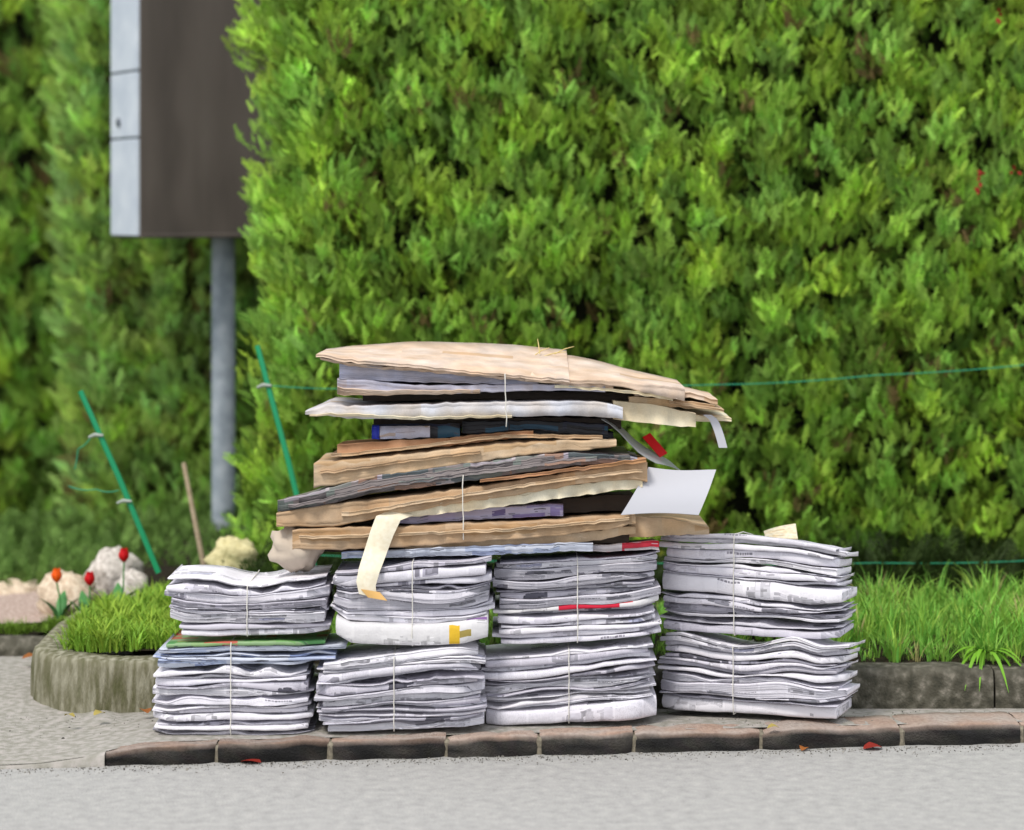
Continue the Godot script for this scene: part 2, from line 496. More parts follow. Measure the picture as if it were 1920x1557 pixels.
# a tied bundle of newspapers; pixel rows are those of its front face
func bundle(label: String, x0: float, x1: float, z: float, turn: float, bottom: Array, top: Array, layers: Array, sd: int, tie := 0.5, deep := 0.33) -> Node3D:
	rng.seed = sd
	var k := (EYE.z - z) / FOCAL
	var w := (x1 - x0) * k
	var base := at((x0 + x1) / 2, bottom[1][1], z)
	var root := thing("newspaper_bundle", label, "newspaper bundle", base, turn, "tied bundles of old newspapers")
	var split := []
	for l in layers:
		if l.t > 1.15 and not l.has("u") and rng.randf() < 0.62:
			var c := 2 if l.t < 1.9 else 3
			for q in c:
				var d: Dictionary = l.duplicate()
				d.t = l.t * rng.randf_range(0.7, 1.3) / c
				if q:
					d.erase("n")
					d.erase("gap")
					if d.m.begins_with("news"):
						d.m = "news%d" % (rng.randi() % 4)
				split.append(d)
		else:
			split.append(l)
	layers = split
	var total := 0.0
	for l in layers:
		total += l.t
	var n := 30
	var low := 0.0
	var front_at_tie := []
	for li in layers.size():
		var l: Dictionary = layers[li]
		var high: float = low + l.t / total
		var left: float = -w / 2 + l.get("l", rng.randf_range(-0.01, 0.014))
		var right: float = w / 2 + l.get("r", rng.randf_range(-0.017, 0.008))
		var front: float = l.get("f", rng.randf_range(-0.016, 0.006))
		var skew := rng.randf_range(-0.012, 0.012)
		var gap: float = l.get("gap", rng.randf_range(0.006, 0.012) if rng.randf() < 0.28 else rng.randf_range(0.0008, 0.003))
		var amp: float = l.get("amp", 0.0075)
		var tilt0 := 1.3 * coarse.get_noise_2d(li * 17.0, sd * 50.0)
		var tilt1 := 1.3 * coarse.get_noise_2d((li + 1) * 17.0, sd * 50.0)
		var round_l := rng.randf_range(0.01, 0.045)
		var round_r := rng.randf_range(0.015, 0.06)
		var stations := []
		for i in n + 1:
			var t := float(i) / n
			t = 0.5 - 0.5 * cos(PI * t) if i < 3 or i > n - 3 else t
			var x := lerpf(left, right, t)
			var u := clampf(x / w + 0.5, 0.0, 1.0)
			var yb: float = -(along(bottom, u) - bottom[1][1]) * k
			var yt: float = -(along(top, u) - bottom[1][1]) * k
			var f0 := low
			var f1 := high
			var wob0 := amp * (coarse.get_noise_2d(x * 26.0, sd * 3.0 + li * 3.4) + tilt0 * (u - 0.5)) * sin(PI * clampf(f0, 0.02, 0.98)) * 2.0
			var wob1 := amp * (coarse.get_noise_2d(x * 26.0, sd * 3.0 + (li + 1) * 3.4) + tilt1 * (u - 0.5)) * sin(PI * clampf(f1, 0.02, 0.98)) * 2.0
			var pinch := 1.0 - exp(-pow((u - tie) / 0.10, 2.0))
			var yl: float = lerpf(-(top[0][1] - bottom[1][1]) * k, -(top[-1][1] - bottom[1][1]) * k, u)
			var a := lerpf(yb, yl, f0) + (yt - yl) * pow(f0, 2.2) + wob0
			var b := lerpf(yb, yl, f1) + (yt - yl) * pow(f1, 2.2) + wob1 - gap * (0.35 + 0.65 * pinch) * (0.4 + 1.2 * absf(coarse.get_noise_2d(x * 40.0, sd + li * 11.0) * 2.0))
			if li == layers.size() - 1:
				b = maxf(b, a + 0.004)
			b = maxf(b, a + 0.0022)
			var zf := front + skew * (u - 0.5) + 0.006 * coarse.get_noise_2d(x * 30.0, sd * 1.7 + li * 5.0) - 0.006 * (1.0 - pinch)
			# corners rounded off, and small crumples
			zf -= round_l * pow(maxf(0.0, 1.0 - u / 0.13), 2.0) + round_r * pow(maxf(0.0, 1.0 - (1.0 - u) / 0.16), 2.0)
			var fold := 0.0016 * wave.get_noise_2d(x * 260.0, sd * 5.0 + li * 31.0)
			a += fold
			b += fold * 0.5
			if absf(u - tie) < 0.018 and i % 1 == 0:
				front_at_tie.append(Vector3(0, (a + b) / 2, zf))
			var flat0 := yb
			stations.append({"x": x, "tf": b, "bf": a, "tb": b * 0.9 + flat0 * 0.1 - 0.002, "bb": a * 0.92, "zf": zf, "zb": -deep + rng.randf_range(-0.002, 0.002)})
		var m: Material = M[l.m]
		obj("newspaper", slab(stations, l.get("n", "fold" if rng.randf() < 0.42 else "open"), Vector2(l.get("u", rng.randf()), l.get("v", rng.randf())), 0.42, 0.002, sd + li, 0.6), m, root)
		low = high
	# string round the bundle, over the top and down the front
	var tx := -w / 2 + w * tie
	var yt2: float = -(along(top, tie) - bottom[1][1]) * k
	var yb2: float = -(along(bottom, tie) - bottom[1][1]) * k
	var path := [Vector3(tx, yt2 * 0.9, -deep - 0.002), Vector3(tx, yt2 - 0.006, -deep * 0.5), Vector3(tx, yt2 - 0.003, -0.03), Vector3(tx, yt2 - 0.001, -0.016)]
	var mine := []
	for p in front_at_tie:
		if mine.is_empty() or p.y > mine[-1].y + 0.004:
			mine.append(p)
	mine.reverse()
	for p in mine:
		path.append(Vector3(tx + rng.randf_range(-0.0008, 0.0008), p.y, maxf(p.z, -0.008) + 0.003))
	path.append(Vector3(tx, yb2 - 0.001, -0.01))
	path.append(Vector3(tx, yb2 - 0.001, -deep))
	var radii := []
	for p in path:
		radii.append(0.0013)
	var st := mb()
	tube(st, path, radii, 6)
	obj("twine", done(st), M.twine, root)
	return root

func stack(count: int, sd: int, thin := 0.4, thick := 1.9) -> Array:
	var r := RandomNumberGenerator.new()
	r.seed = sd
	var out := []
	for i in count:
		out.append({"t": r.randf_range(thin, thick), "m": "news%d" % (r.randi() % 4)})
	return out

# a sheet of board: stations [px, back y, front top y, front bottom y] of the photographed edge
func board(called: String, pts: Array, z: float, deep: float, m: Material, parent: Node3D, nose := "flat", sd := 0, crease := 0.003, sway := 0.0) -> MeshInstance3D:
	var n := maxi(10, int((pts[-1][0] - pts[0][0]) / 13.0))
	var lists := [[], [], []]
	for p in pts:
		for c in 3:
			lists[c].append([p[0], p[c + 1]])
	var stations := []
	for i in n + 1:
		var px := lerpf(pts[0][0], pts[-1][0], float(i) / n)
		var zf := z + 0.010 * coarse.get_noise_2d(px * 0.5, sd * 4.1) + 0.004 * wave.get_noise_2d(px * 2.4, sd * 8.0) + sway * (float(i) / n - 0.5)
		var f := at(px, along(lists[1], px), zf)
		var g := at(px, along(lists[2], px), zf)
		var b := at(px, along(lists[0], px), zf - deep)
		var rise := b.y - f.y
		var wob := 0.003 * coarse.get_noise_2d(px * 0.5, sd * 9.7) + 0.0012 * wave.get_noise_2d(px * 2.0, sd * 5.0)
		stations.append({"x": f.x - parent.position.x, "tf": f.y + wob - parent.position.y, "bf": minf(g.y, f.y - 0.003) + wob - parent.position.y, "tb": f.y + rise - parent.position.y, "bb": minf(g.y, f.y - 0.003) + rise * 0.95 - parent.position.y, "zf": zf - parent.position.z, "zb": zf - deep - parent.position.z + 0.01 * coarse.get_noise_2d(px * 0.3, sd)})
	rng.seed = sd + 100
	return obj(called, slab(stations, nose, Vector2(rng.randf(), rng.randf()), 0.45, crease, sd), m, parent)

# a limp or stiff flap: rows of points, given a thickness
func flap(called: String, rows: Array, thick: float, m: Material, parent: Node3D) -> MeshInstance3D:
	var st := mb()
	var uvs := []
	for i in rows.size():
		var uv := []
		for j in rows[i].size():
			uv.append(Vector2(float(i) / (rows.size() - 1), float(j) / (rows[i].size() - 1)))
		uvs.append(uv)
	var n: Vector3 = (rows[0][-1] - rows[0][0]).cross(rows[-1][0] - rows[0][0]).normalized() * thick
	var under := []
	for row in rows:
		under.append(row.map(func(p): return p - n))
	sheet_grid(st, rows, uvs)
	var back := under.duplicate()
	back.reverse()
	sheet_grid(st, back, uvs)
	st.set_smooth_group(-1)
	var last: int = rows[0].size() - 1
	for i in rows.size() - 1:
		quad(st, rows[i][0], under[i][0], under[i + 1][0], rows[i + 1][0])
		quad(st, rows[i][last], rows[i + 1][last], under[i + 1][last], under[i][last])
	for j in last:
		quad(st, rows[0][j], rows[0][j + 1], under[0][j + 1], under[0][j])
		quad(st, rows[-1][j], under[-1][j], under[-1][j + 1], rows[-1][j + 1])
	return obj(called, done(st), m, parent)


# ---------- plants ----------
func strip(st: SurfaceTool, a: Vector3, dir: Vector3, side: Vector3, length: float, width: float, bend: Vector3) -> void:
	var mid := a + dir * length * 0.45 + bend * 0.3
	var tip := a + dir * length + bend
	tri(st, a, mid - side * width, tip)
	tri(st, a, tip, mid + side * width)

func frond(sd: int) -> ArrayMesh:
	var r := RandomNumberGenerator.new()
	r.seed = sd
	var st := mb()
	st.set_smooth_group(-1)
	var n := Vector3(0, 0, 1)
	var curl := r.randf_range(-0.012, 0.02)
	var tall := 0.105
	strip(st, Vector3.ZERO, Vector3.UP, Vector3.RIGHT, tall, 0.002, Vector3(0, 0, curl))
	for k in 18:
		var f := 0.06 + 0.9 * k / 18.0
		var s := -1.0 if k % 2 else 1.0
		var a := Vector3(0, tall * f, curl * f * f)
		var ang := deg_to_rad(r.randf_range(24, 40)) * s
		var dir := Vector3(sin(ang), cos(ang), r.randf_range(-0.3, 0.3)).normalized()
		var len := 0.042 * (1.05 - 0.75 * f) * r.randf_range(0.6, 1.2)
		strip(st, a, dir, dir.cross(n).normalized(), len, 0.0019, Vector3(0, 0.004, r.randf_range(-0.005, 0.005)))
		for q in 2:
			var g := 0.3 + 0.28 * q
			var ang2 := ang + deg_to_rad(r.randf_range(22, 36)) * (1.0 if q else -1.0)
			var d2 := Vector3(sin(ang2), cos(ang2), r.randf_range(-0.3, 0.3)).normalized()
			strip(st, a + dir * len * g, d2, d2.cross(n).normalized(), len * 0.5, 0.0017, Vector3(0, 0.002, 0))
	return done(st)

func copies(called: String, mesh: Mesh, m: Material, places: Array, colors: PackedColorArray, parent: Node3D) -> MultiMeshInstance3D:
	var mm := MultiMesh.new()
	mm.transform_format = MultiMesh.TRANSFORM_3D
	mm.use_colors = true
	mm.mesh = mesh
	mm.instance_count = places.size()
	for i in places.size():
		mm.set_instance_transform(i, places[i])
		mm.set_instance_color(i, colors[i])
	var o := MultiMeshInstance3D.new()
	o.name = called if parent != self else numbered(called)
	o.multimesh = mm
	o.material_override = m
	o.set_meta("kind", "stuff")
	parent.add_child(o, true)
	return o

func aimed(dir: Vector3, spin: float, s: float, where: Vector3) -> Transform3D:
	var y := dir.normalized()
	var x := y.cross(Vector3.BACK if absf(y.z) < 0.95 else Vector3.RIGHT).normalized()
	var z := x.cross(y)
	return Transform3D(Basis(x, y, z).rotated(y, spin).scaled(Vector3.ONE * s), where)

# a clipped hedge: an outline in plan (front line z(x)), clumps of fronds over front and left end
func hedge(root: Node3D, x0: float, x1: float, zfront: float, thick: float, low: float, high: float, pitch: float, tone: Color, spread: float, sd: int, gaps: float, big := 1.0) -> void:
	rng.seed = sd
	var bulge := FastNoiseLite.new()
	bulge.seed = sd
	bulge.frequency = 1.0
	bulge.fractal_octaves = 3
	var hole := FastNoiseLite.new()
	hole.seed = sd + 5
	hole.frequency = 1.0
	hole.fractal_octaves = 2
	var meshes := [frond(sd), frond(sd + 1), frond(sd + 2)]
	var places := [[], [], []]
	var colors := [PackedColorArray(), PackedColorArray(), PackedColorArray()]
	var around := thick + (x1 - x0)
	var nu := int(around / pitch)
	var nv := int((high - low) / pitch)
	for iv in nv:
		for iu in nu:
			var s := (iu + rng.randf()) * pitch
			var y := low + (iv + rng.randf()) * pitch
			var p: Vector3
			var out: Vector3
			# walk along the left end (from back to front, rounded) and then along the front
			if s < thick:
				var f := s / thick
				p = Vector3(x0 + 0.12 * pow(absf(f * 2 - 1), 3.0), y, zfront - thick + s)
				out = Vector3(-1, 0, 0.9 * maxf(0.0, f * 2 - 1) - 0.3)
			else:
				var x := x0 + s - thick
				p = Vector3(x, y, zfront - 0.10 * exp(-(x - x0) / 0.06))
				out = Vector3(-exp(-(x - x0) / 0.08), 0, 1)
			out = out.normalized()
			var b := bulge.get_noise_2d((p.x - p.z) * 3.2, y * 0.3) * 0.11 + bulge.get_noise_2d((p.x - p.z) * 7.0 + 90.0, y * 0.5) * 0.10 + bulge.get_noise_2d((p.x - p.z) * 9.0 + 40.0, y * 6.0) * 0.06
			var h := hole.get_noise_2d((p.x - p.z) * 11.0, y * 6.0)
			var sunk := 0.0
			if h < gaps:
				sunk = rng.randf_range(0.09, 0.2)
				if rng.randf() < 0.6:
					continue
			elif rng.randf() < 0.22:
				sunk = rng.randf_range(0.03, 0.12)
			p += out * (b - sunk)
			var hue := bulge.get_noise_2d(p.x * 5.0 + 300.0, y * 5.0)
			var clump_tone := rng.randf_range(0.8, 1.2) * (1.0 + spread * bulge.get_noise_2d(p.x * 14.0 + 77.0, y * 7.0))  # random tone from clump to clump
			var base := Color(tone.r * clump_tone * (1.0 + 0.4 * maxf(hue, -0.35) + rng.randf_range(-0.08, 0.08)), tone.g * clump_tone * (1.0 + 0.18 * hue), tone.b * clump_tone * (1.0 - 0.3 * hue))
			if rng.randf() < 0.02:
				base = Color(0.24, 0.17, 0.07)
			var lean := (out * rng.randf_range(0.25, 0.8) + Vector3.UP * rng.randf_range(0.6, 1.4) + Vector3(rng.randf_range(-0.5, 0.5), 0, 0)).normalized()
			for q in 8:
				var d := (lean + Vector3(rng.randf_range(-0.5, 0.5), rng.randf_range(-0.4, 0.4), rng.randf_range(-0.4, 0.4))).normalized()
				var where := p - out * rng.randf_range(0.02, 0.075) + Vector3(rng.randf_range(-0.03, 0.03), rng.randf_range(-0.035, 0.025), 0)
				var k := rng.randi() % 3
				places[k].append(aimed(d, rng.randf_range(-1.3, 1.3), rng.randf_range(0.45, 0.95) * big, where))
				var v := rng.randf_range(0.7, 1.3)
				colors[k].append(Color(base.r * v, base.g * v, base.b * v))
			# fronds deeper inside, colour darkened to paint the shade of the gaps
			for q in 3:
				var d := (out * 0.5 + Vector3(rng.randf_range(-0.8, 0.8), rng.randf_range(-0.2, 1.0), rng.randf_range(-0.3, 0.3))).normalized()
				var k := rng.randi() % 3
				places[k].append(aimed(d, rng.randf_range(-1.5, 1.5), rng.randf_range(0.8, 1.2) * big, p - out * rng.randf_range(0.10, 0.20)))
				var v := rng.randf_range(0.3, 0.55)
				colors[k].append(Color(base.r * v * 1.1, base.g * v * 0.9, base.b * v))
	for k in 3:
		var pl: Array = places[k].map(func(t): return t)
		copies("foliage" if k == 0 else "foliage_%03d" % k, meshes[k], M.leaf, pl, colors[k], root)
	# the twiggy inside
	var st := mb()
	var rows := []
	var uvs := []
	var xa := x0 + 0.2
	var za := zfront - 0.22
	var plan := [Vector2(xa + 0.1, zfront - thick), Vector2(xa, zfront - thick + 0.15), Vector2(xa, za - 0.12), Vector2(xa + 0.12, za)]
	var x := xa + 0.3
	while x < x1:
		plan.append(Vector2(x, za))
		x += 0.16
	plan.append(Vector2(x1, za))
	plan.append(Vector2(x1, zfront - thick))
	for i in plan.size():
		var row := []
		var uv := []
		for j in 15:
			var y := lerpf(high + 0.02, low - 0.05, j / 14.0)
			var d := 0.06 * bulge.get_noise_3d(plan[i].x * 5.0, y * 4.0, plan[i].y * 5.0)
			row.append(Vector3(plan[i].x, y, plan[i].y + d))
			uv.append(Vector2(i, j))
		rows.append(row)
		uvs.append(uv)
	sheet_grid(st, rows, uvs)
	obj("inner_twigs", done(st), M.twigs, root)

func tuft(sd: int, blades: int, h: float, wide: float, lean: float, width: float) -> ArrayMesh:
	var r := RandomNumberGenerator.new()
	r.seed = sd
	var st := mb()
	for k in blades:
		var a := r.randf_range(0, TAU)
		var foot := Vector3(cos(a), 0, sin(a)) * r.randf_range(0, wide)
		var dir := Vector3(cos(a + r.randf_range(-0.8, 0.8)), 0, sin(a + r.randf_range(-0.8, 0.8)))
		var side := dir.cross(Vector3.UP)
		var hh := h * r.randf_range(0.55, 1.1)
		var ll := lean * r.randf_range(0.2, 1.2)
		var prev := foot
		var pw := width
		for q in 4:
			var f := (q + 1) / 4.0
			var p := foot + Vector3.UP * hh * (f - 0.35 * ll * f * f * f) + dir * hh * ll * f * f
			var w := width * (1.0 - f * f) + 0.0002
			quad(st, prev - side * pw, p - side * w, p + side * w, prev + side * pw)
			prev = p
			pw = w
	return done(st)

func rock(label: String, called: String, c: Vector3, size: Vector3, m: Material, sd: int, category := "rock") -> void:
	var st := mb()
	var f := FastNoiseLite.new()
	f.seed = sd
	f.frequency = 1.0
	f.fractal_octaves = 4
	var rows := []
	var uvs := []
	for i in 25:
		var row := []
		var uv := []
		for j in 15:
			var a := -TAU * i / 24.0
			var b := PI * j / 14.0
			var d := Vector3(sin(b) * cos(a), cos(b), sin(b) * sin(a))
			var k := 1.0 + 0.42 * f.get_noise_3dv(d * 1.3) + 0.10 * f.get_noise_3dv(d * 5.0)
			row.append(Vector3(d.x * size.x, d.y * size.y, d.z * size.z) * k)
			uv.append(Vector2(i, j) / 10.0)
		rows.append(row)
		uvs.append(uv)
	sheet_grid(st, rows, uvs)
	var o := obj(called, done(st), m)
	o.position = c
	tag(o, label, category)

func tulip(label: String, foot: Vector3, head: Vector3, m: Material, sd: int) -> void:
	var r := RandomNumberGenerator.new()
	r.seed = sd
	var t := thing("tulip", label, "flower", foot, 0.0, "tulips among the rocks")
	var st := mb()
	var top := head - foot
	tube(st, [Vector3.ZERO, top * 0.5 + Vector3(0.006, 0, 0), top], [0.003, 0.0028, 0.0025], 6)
	obj("stem", done(st), M.tulip_green, t)
	for k in 3:
		st = mb()
		var a := TAU * k / 3.0 + r.randf()
		var dir := Vector3(cos(a), 0, sin(a))
		var side := dir.cross(Vector3.UP)
		var rows := []
		var uvs := []
		for i in 7:
			var f := i / 6.0
			var w := 0.016 * sin(PI * clampf(f * 0.92 + 0.06, 0, 1))
			var p := Vector3.UP * 0.11 * (f - 0.3 * f * f) + dir * 0.075 * f * f + dir * 0.006
			rows.append([p - side * w + dir * w * 0.3, p, p + side * w + dir * w * 0.3])
			uvs.append([Vector2(0, f), Vector2(0.5, f), Vector2(1, f)])
		sheet_grid(st, rows, uvs)
		obj("leaf", done(st), M.tulip_green, t)
	for k in 6:
		st = mb()
		var a := TAU * k / 6.0
		var dir := Vector3(cos(a), 0, sin(a))
		var side := dir.cross(Vector3.UP)
		var rows := []
		var uvs := []
		var open := 0.9 if k % 2 else 1.05
		for i in 6:
			var f := i / 5.0
			var w := 0.011 * sin(PI * clampf(f * 0.85 + 0.1, 0, 1))
			var p := top + Vector3.UP * 0.04 * f + dir * (0.004 + 0.0105 * sin(PI * minf(f, 0.75)) * open)
			rows.append([p - side * w - dir * w * 0.25, p, p + side * w - dir * w * 0.25])
			uvs.append([Vector2(0, f), Vector2(0.5, f), Vector2(1, f)])
		sheet_grid(st, rows, uvs)
		obj("petal", done(st), m, t)

func fallen_leaf(label: String, p: Vector3, size: float, turn: float, m: Material) -> void:
	var st := mb()
	var rows := []
	var uvs := []
	for i in 7:
		var f := i / 6.0
		var w := size * 0.36 * sin(PI * clampf(f * 0.9 + 0.05, 0, 1)) * (1.0 + 0.18 * (i % 2))
		var y := 0.005 * sin(PI * f) + 0.003
		rows.append([Vector3((f - 0.5) * size, y + w * 0.3, -w), Vector3((f - 0.5) * size, y, 0), Vector3((f - 0.5) * size, y + w * 0.15, w)])
		uvs.append([Vector2(f, 0), Vector2(f, 0.5), Vector2(f, 1)])
	sheet_grid(st, rows, uvs)
	var o := obj("fallen_leaf", done(st), m)
	o.position = p
	o.rotation.y = turn
	tag(o, label, "leaf", "fallen leaves along the kerb")


# ---------- ground ----------
func kerb_front_z(x: float) -> float:
	return 0.226 - 0.1085 * x   # front edge of the low stone kerb

func pavement_y(x: float, z: float) -> float:
	var drop := smoothstep(-0.8, -1.15, x)
	var near := smoothstep(-0.5, 0.15, z)
	return lerpf(0.022, 0.044, smoothstep(-0.24, 0.06, z)) - 0.035 * drop * near

func bed_y(x: float, z: float) -> float:
	var left := smoothstep(-1.12, -1.42, x)
	var lip := 0.04 * (1.0 - smoothstep(-0.52, -0.31, z) * 1.0) if x > -0.74 else 0.04
	return lerpf(0.112 + lip, 0.068, left) + 0.012 * coarse.get_noise_2d(x * 12.0, z * 12.0)

func ground_sheet(called: String, xs: Array, z_of: Callable, y_of: Callable, nz: int, m: Material) -> MeshInstance3D:
	var st := mb()
	var rows := []
	var uvs := []
	for x in xs:
		var e: Array = z_of.call(x)
		var row := []
		var uv := []
		for j in nz + 1:
			var z := lerpf(e[0], e[1], float(j) / nz)
			row.append(Vector3(x, y_of.call(x, z), z))
			uv.append(Vector2(x, z))
		rows.append(row)
		uvs.append(uv)
	sheet_grid(st, rows, uvs)
	return obj(called, done(st), m)

func steps(a: float, b: float, n: int) -> Array:
	var out := []
	for i in n + 1:
		out.append(lerpf(a, b, float(i) / n))
	return out

func bed_edge(x: float) -> float:
	# back face of the bed kerb, where the soil begins
	if x > -1.0:
		return -0.28
	if x > -1.19:
		return -0.475 + sqrt(maxf(0.0, 0.19 * 0.19 - (x + 1.0) * (x + 1.0))) - 0.02
	return -1.03


func _ready() -> void:
	# camera
	var cam := Camera3D.new()
	cam.name = "camera"
	var lens := CameraAttributesPhysical.new()
	lens.frustum_focal_length = 85.0
	lens.frustum_focus_distance = 5.93
	lens.frustum_near = 0.1
	lens.frustum_far = 400.0
	lens.exposure_aperture = 1.9
	cam.attributes = lens
	cam.projection = Camera3D.PROJECTION_FRUSTUM
	cam.near = 0.1
	cam.far = 400.0
	cam.size = 2.0 * 0.1 * 778.5 / FOCAL
	cam.frustum_offset = Vector2(0, -386.5 / FOCAL * 0.1)
	cam.position = EYE
	add_child(cam)
	cam.current = true
	# overcast sky and a soft, veiled sun
	var env := Environment.new()
	env.background_mode = Environment.BG_SKY
	env.tonemap_mode = Environment.TONE_MAPPER_LINEAR
	env.tonemap_exposure = 1.42
	env.sdfgi_enabled = true
	env.ssao_enabled = true
	env.ssil_enabled = true
	var sky := Sky.new()
	var sm := ProceduralSkyMaterial.new()
	sm.sky_top_color = Color(0.89, 0.905, 0.935)
	sm.sky_horizon_color = Color(0.94, 0.945, 0.955)
	sm.sky_curve = 0.2
	sm.ground_bottom_color = Color(0.4, 0.4, 0.4)
	sm.ground_horizon_color = Color(0.7, 0.7, 0.72)
	sky.sky_material = sm
	env.sky = sky
	var world := WorldEnvironment.new()
	world.name = "world"
	world.environment = env
	add_child(world)
	var sun := DirectionalLight3D.new()
	sun.name = "veiled_sun"
	sun.light_color = Color(1.0, 0.975, 0.94)
	sun.light_energy = 0.6
	sun.light_angular_distance = 14.0
	sun.shadow_enabled = true
	sun.rotation_degrees = Vector3(-54, -30, 0)
	add_child(sun)

	wave.frequency = 0.05
	wave.fractal_octaves = 2
	coarse.frequency = 0.1
	coarse.fractal_octaves = 2
	make_materials()
	build_ground()
	build_hedges()
	build_sign()
	build_bundles()
	build_boards()
	build_garden()


func build_ground() -> void:
	# far ground under everything
	struct(ground_sheet("ground", [-150.0, 150.0], func(_x): return [-150.0, 150.0], func(_x, _z): return -0.03, 1, M.far_ground))
	struct(ground_sheet("road", [-30.0, -3.0, -1.2, -0.85] + steps(-0.8, 3.0, 8) + [30.0], func(x): return [kerb_front_z(clampf(x, -3.0, 3.0)) - 0.05, 40.0], func(_x, _z): return 0.0, 3, M.asphalt))
	# pavement between the low stone kerb and the bed, running down to the road at the left
	struct(ground_sheet("pavement", steps(-3.0, 3.0, 60), func(x): return [-1.06 if x < -1.0 else -0.4, kerb_front_z(x) - (0.05 if x > -0.97 else 0.0)], pavement_y, 24, M.pavement))
	# the thin worn rim of the apron beside the road
	var st := mb()
	var rows := []
	var uvs := []
	for x in steps(-3.0, -0.95, 30):
		var z := kerb_front_z(x)
		var y := pavement_y(x, z)
		var d := 0.003 * coarse.get_noise_1d(x * 90.0)
		rows.append([Vector3(x, y + 0.001, z - 0.03), Vector3(x, y + 0.0005, z - 0.005 + d), Vector3(x, y - 0.004, z + 0.004 + d), Vector3(x, -0.003, z + 0.006 + d)])
		uvs.append([Vector2(x, 0), Vector2(x, 0.1), Vector2(x, 0.15), Vector2(x, 0.2)])
	sheet_grid(st, rows, uvs)
	struct(obj("pavement_edge", done(st), M.pavement))
	struct(ground_sheet("planting_bed", [-4.0, -3.0, -2.0, -1.7] + steps(-1.6, -0.9, 28) + [-0.5, 0.0, 0.6, 1.2, 2.0, 3.0], func(x): return [-6.0, bed_edge(x)], bed_y, 30, M.soil))
	struct(ground_sheet("gravel_path", steps(-2.6, -1.36, 14), func(x): return [-1.85, -1.13], func(x, z): return bed_y(x, z) + 0.016, 10, M.gravel))
	build_low_kerb()
	build_bed_kerb()

func build_low_kerb() -> void:
	var root := thing("stone_kerb", "low worn dark stone kerb with dusty top between road and pavement", "kerb")
	var joints := [205.0, 415.0, 622.0, 838.0, 1010.0, 1190.0, 1432.0, 1700.0, 1935.0, 2160.0, 2400.0]
	rng.seed = 77
	for k in joints.size() - 1:
		var xa: float = (joints[k] - 960.0) / FOCAL * 5.8 + 0.0025
		var xb: float = (joints[k + 1] - 960.0) / FOCAL * 5.8 - 0.0025
		var st := mb()
		var rows := []
		var uvs := []
		var cols := []
		var shade := rng.randf_range(0.8, 1.25)
		var jut := rng.randf_range(-0.004, 0.006)
		var lift := rng.randf_range(-0.003, 0.003)
		for i in 15:
			var t := i / 14.0
			var x := lerpf(xa, xb, t)
			var edge := minf(1.0, minf(t, 1.0 - t) * 26.0)
			var rnd := sqrt(1.0 - (1.0 - edge) * (1.0 - edge))
			var z0 := kerb_front_z(x) + jut * rnd + 0.014 * coarse.get_noise_2d(x * 60.0, k * 9.0) - 0.012 * (1.0 - rnd)
			var deep := 0.075 + 0.09 * smoothstep(-0.3, 1.0, x)
			var h := (0.046 + lift) * (0.9 + 0.1 * rnd) + 0.006 * coarse.get_noise_2d(x * 70.0, k * 4.0)
			if k == 0:
				h = minf(h, pavement_y(x, z0 - 0.06) - 0.001)
			var prof := [Vector2(-deep, h - 0.05), Vector2(-deep, h - 0.004), Vector2(-deep * 0.66, h + 0.001), Vector2(-deep * 0.36, h), Vector2(-0.016, h - 0.0005), Vector2(-0.005, h - 0.004), Vector2(0.0, h - 0.013), Vector2(0.001, h * 0.4), Vector2(-0.002, 0.004), Vector2(-0.004, -0.02)]
			var row := []
			var uv := []
			var col := []
			for j in prof.size():
				var b := 0.005 * wave.get_noise_3d(x * 260.0, j * 30.0, k * 17.0)
				row.append(Vector3(x, prof[j].y + b, z0 + prof[j].x + b))
				uv.append(Vector2(x, j * 0.02))
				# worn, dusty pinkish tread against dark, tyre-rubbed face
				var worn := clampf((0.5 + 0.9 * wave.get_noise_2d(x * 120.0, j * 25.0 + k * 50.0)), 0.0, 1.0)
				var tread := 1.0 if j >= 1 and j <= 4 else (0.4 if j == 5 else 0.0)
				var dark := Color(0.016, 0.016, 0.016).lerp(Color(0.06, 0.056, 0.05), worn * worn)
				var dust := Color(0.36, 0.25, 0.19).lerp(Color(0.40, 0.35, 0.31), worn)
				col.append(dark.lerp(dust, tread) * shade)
			rows.append(row)
			uvs.append(uv)
			cols.append(col)
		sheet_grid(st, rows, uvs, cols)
		st.set_smooth_group(-1)
		for e in [0, 14]:
			for j in rows[e].size() - 2:
				st.set_color(cols[e][j])
				if e == 0:
					tri(st, rows[e][0], rows[e][j + 1], rows[e][j + 2])
				else:
					tri(st, rows[e][0], rows[e][j + 2], rows[e][j + 1])
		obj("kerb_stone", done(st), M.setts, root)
		# pale mortar in the joint
		st = mb()
		var xm := xb + 0.004
		box(st, Transform3D(Basis(), Vector3(xm, 0.014, kerb_front_z(xm) - 0.045)), Vector3(0.02, 0.050, 0.068), 0.006)
		obj("mortar_joint", done(st), M.mortar, root)

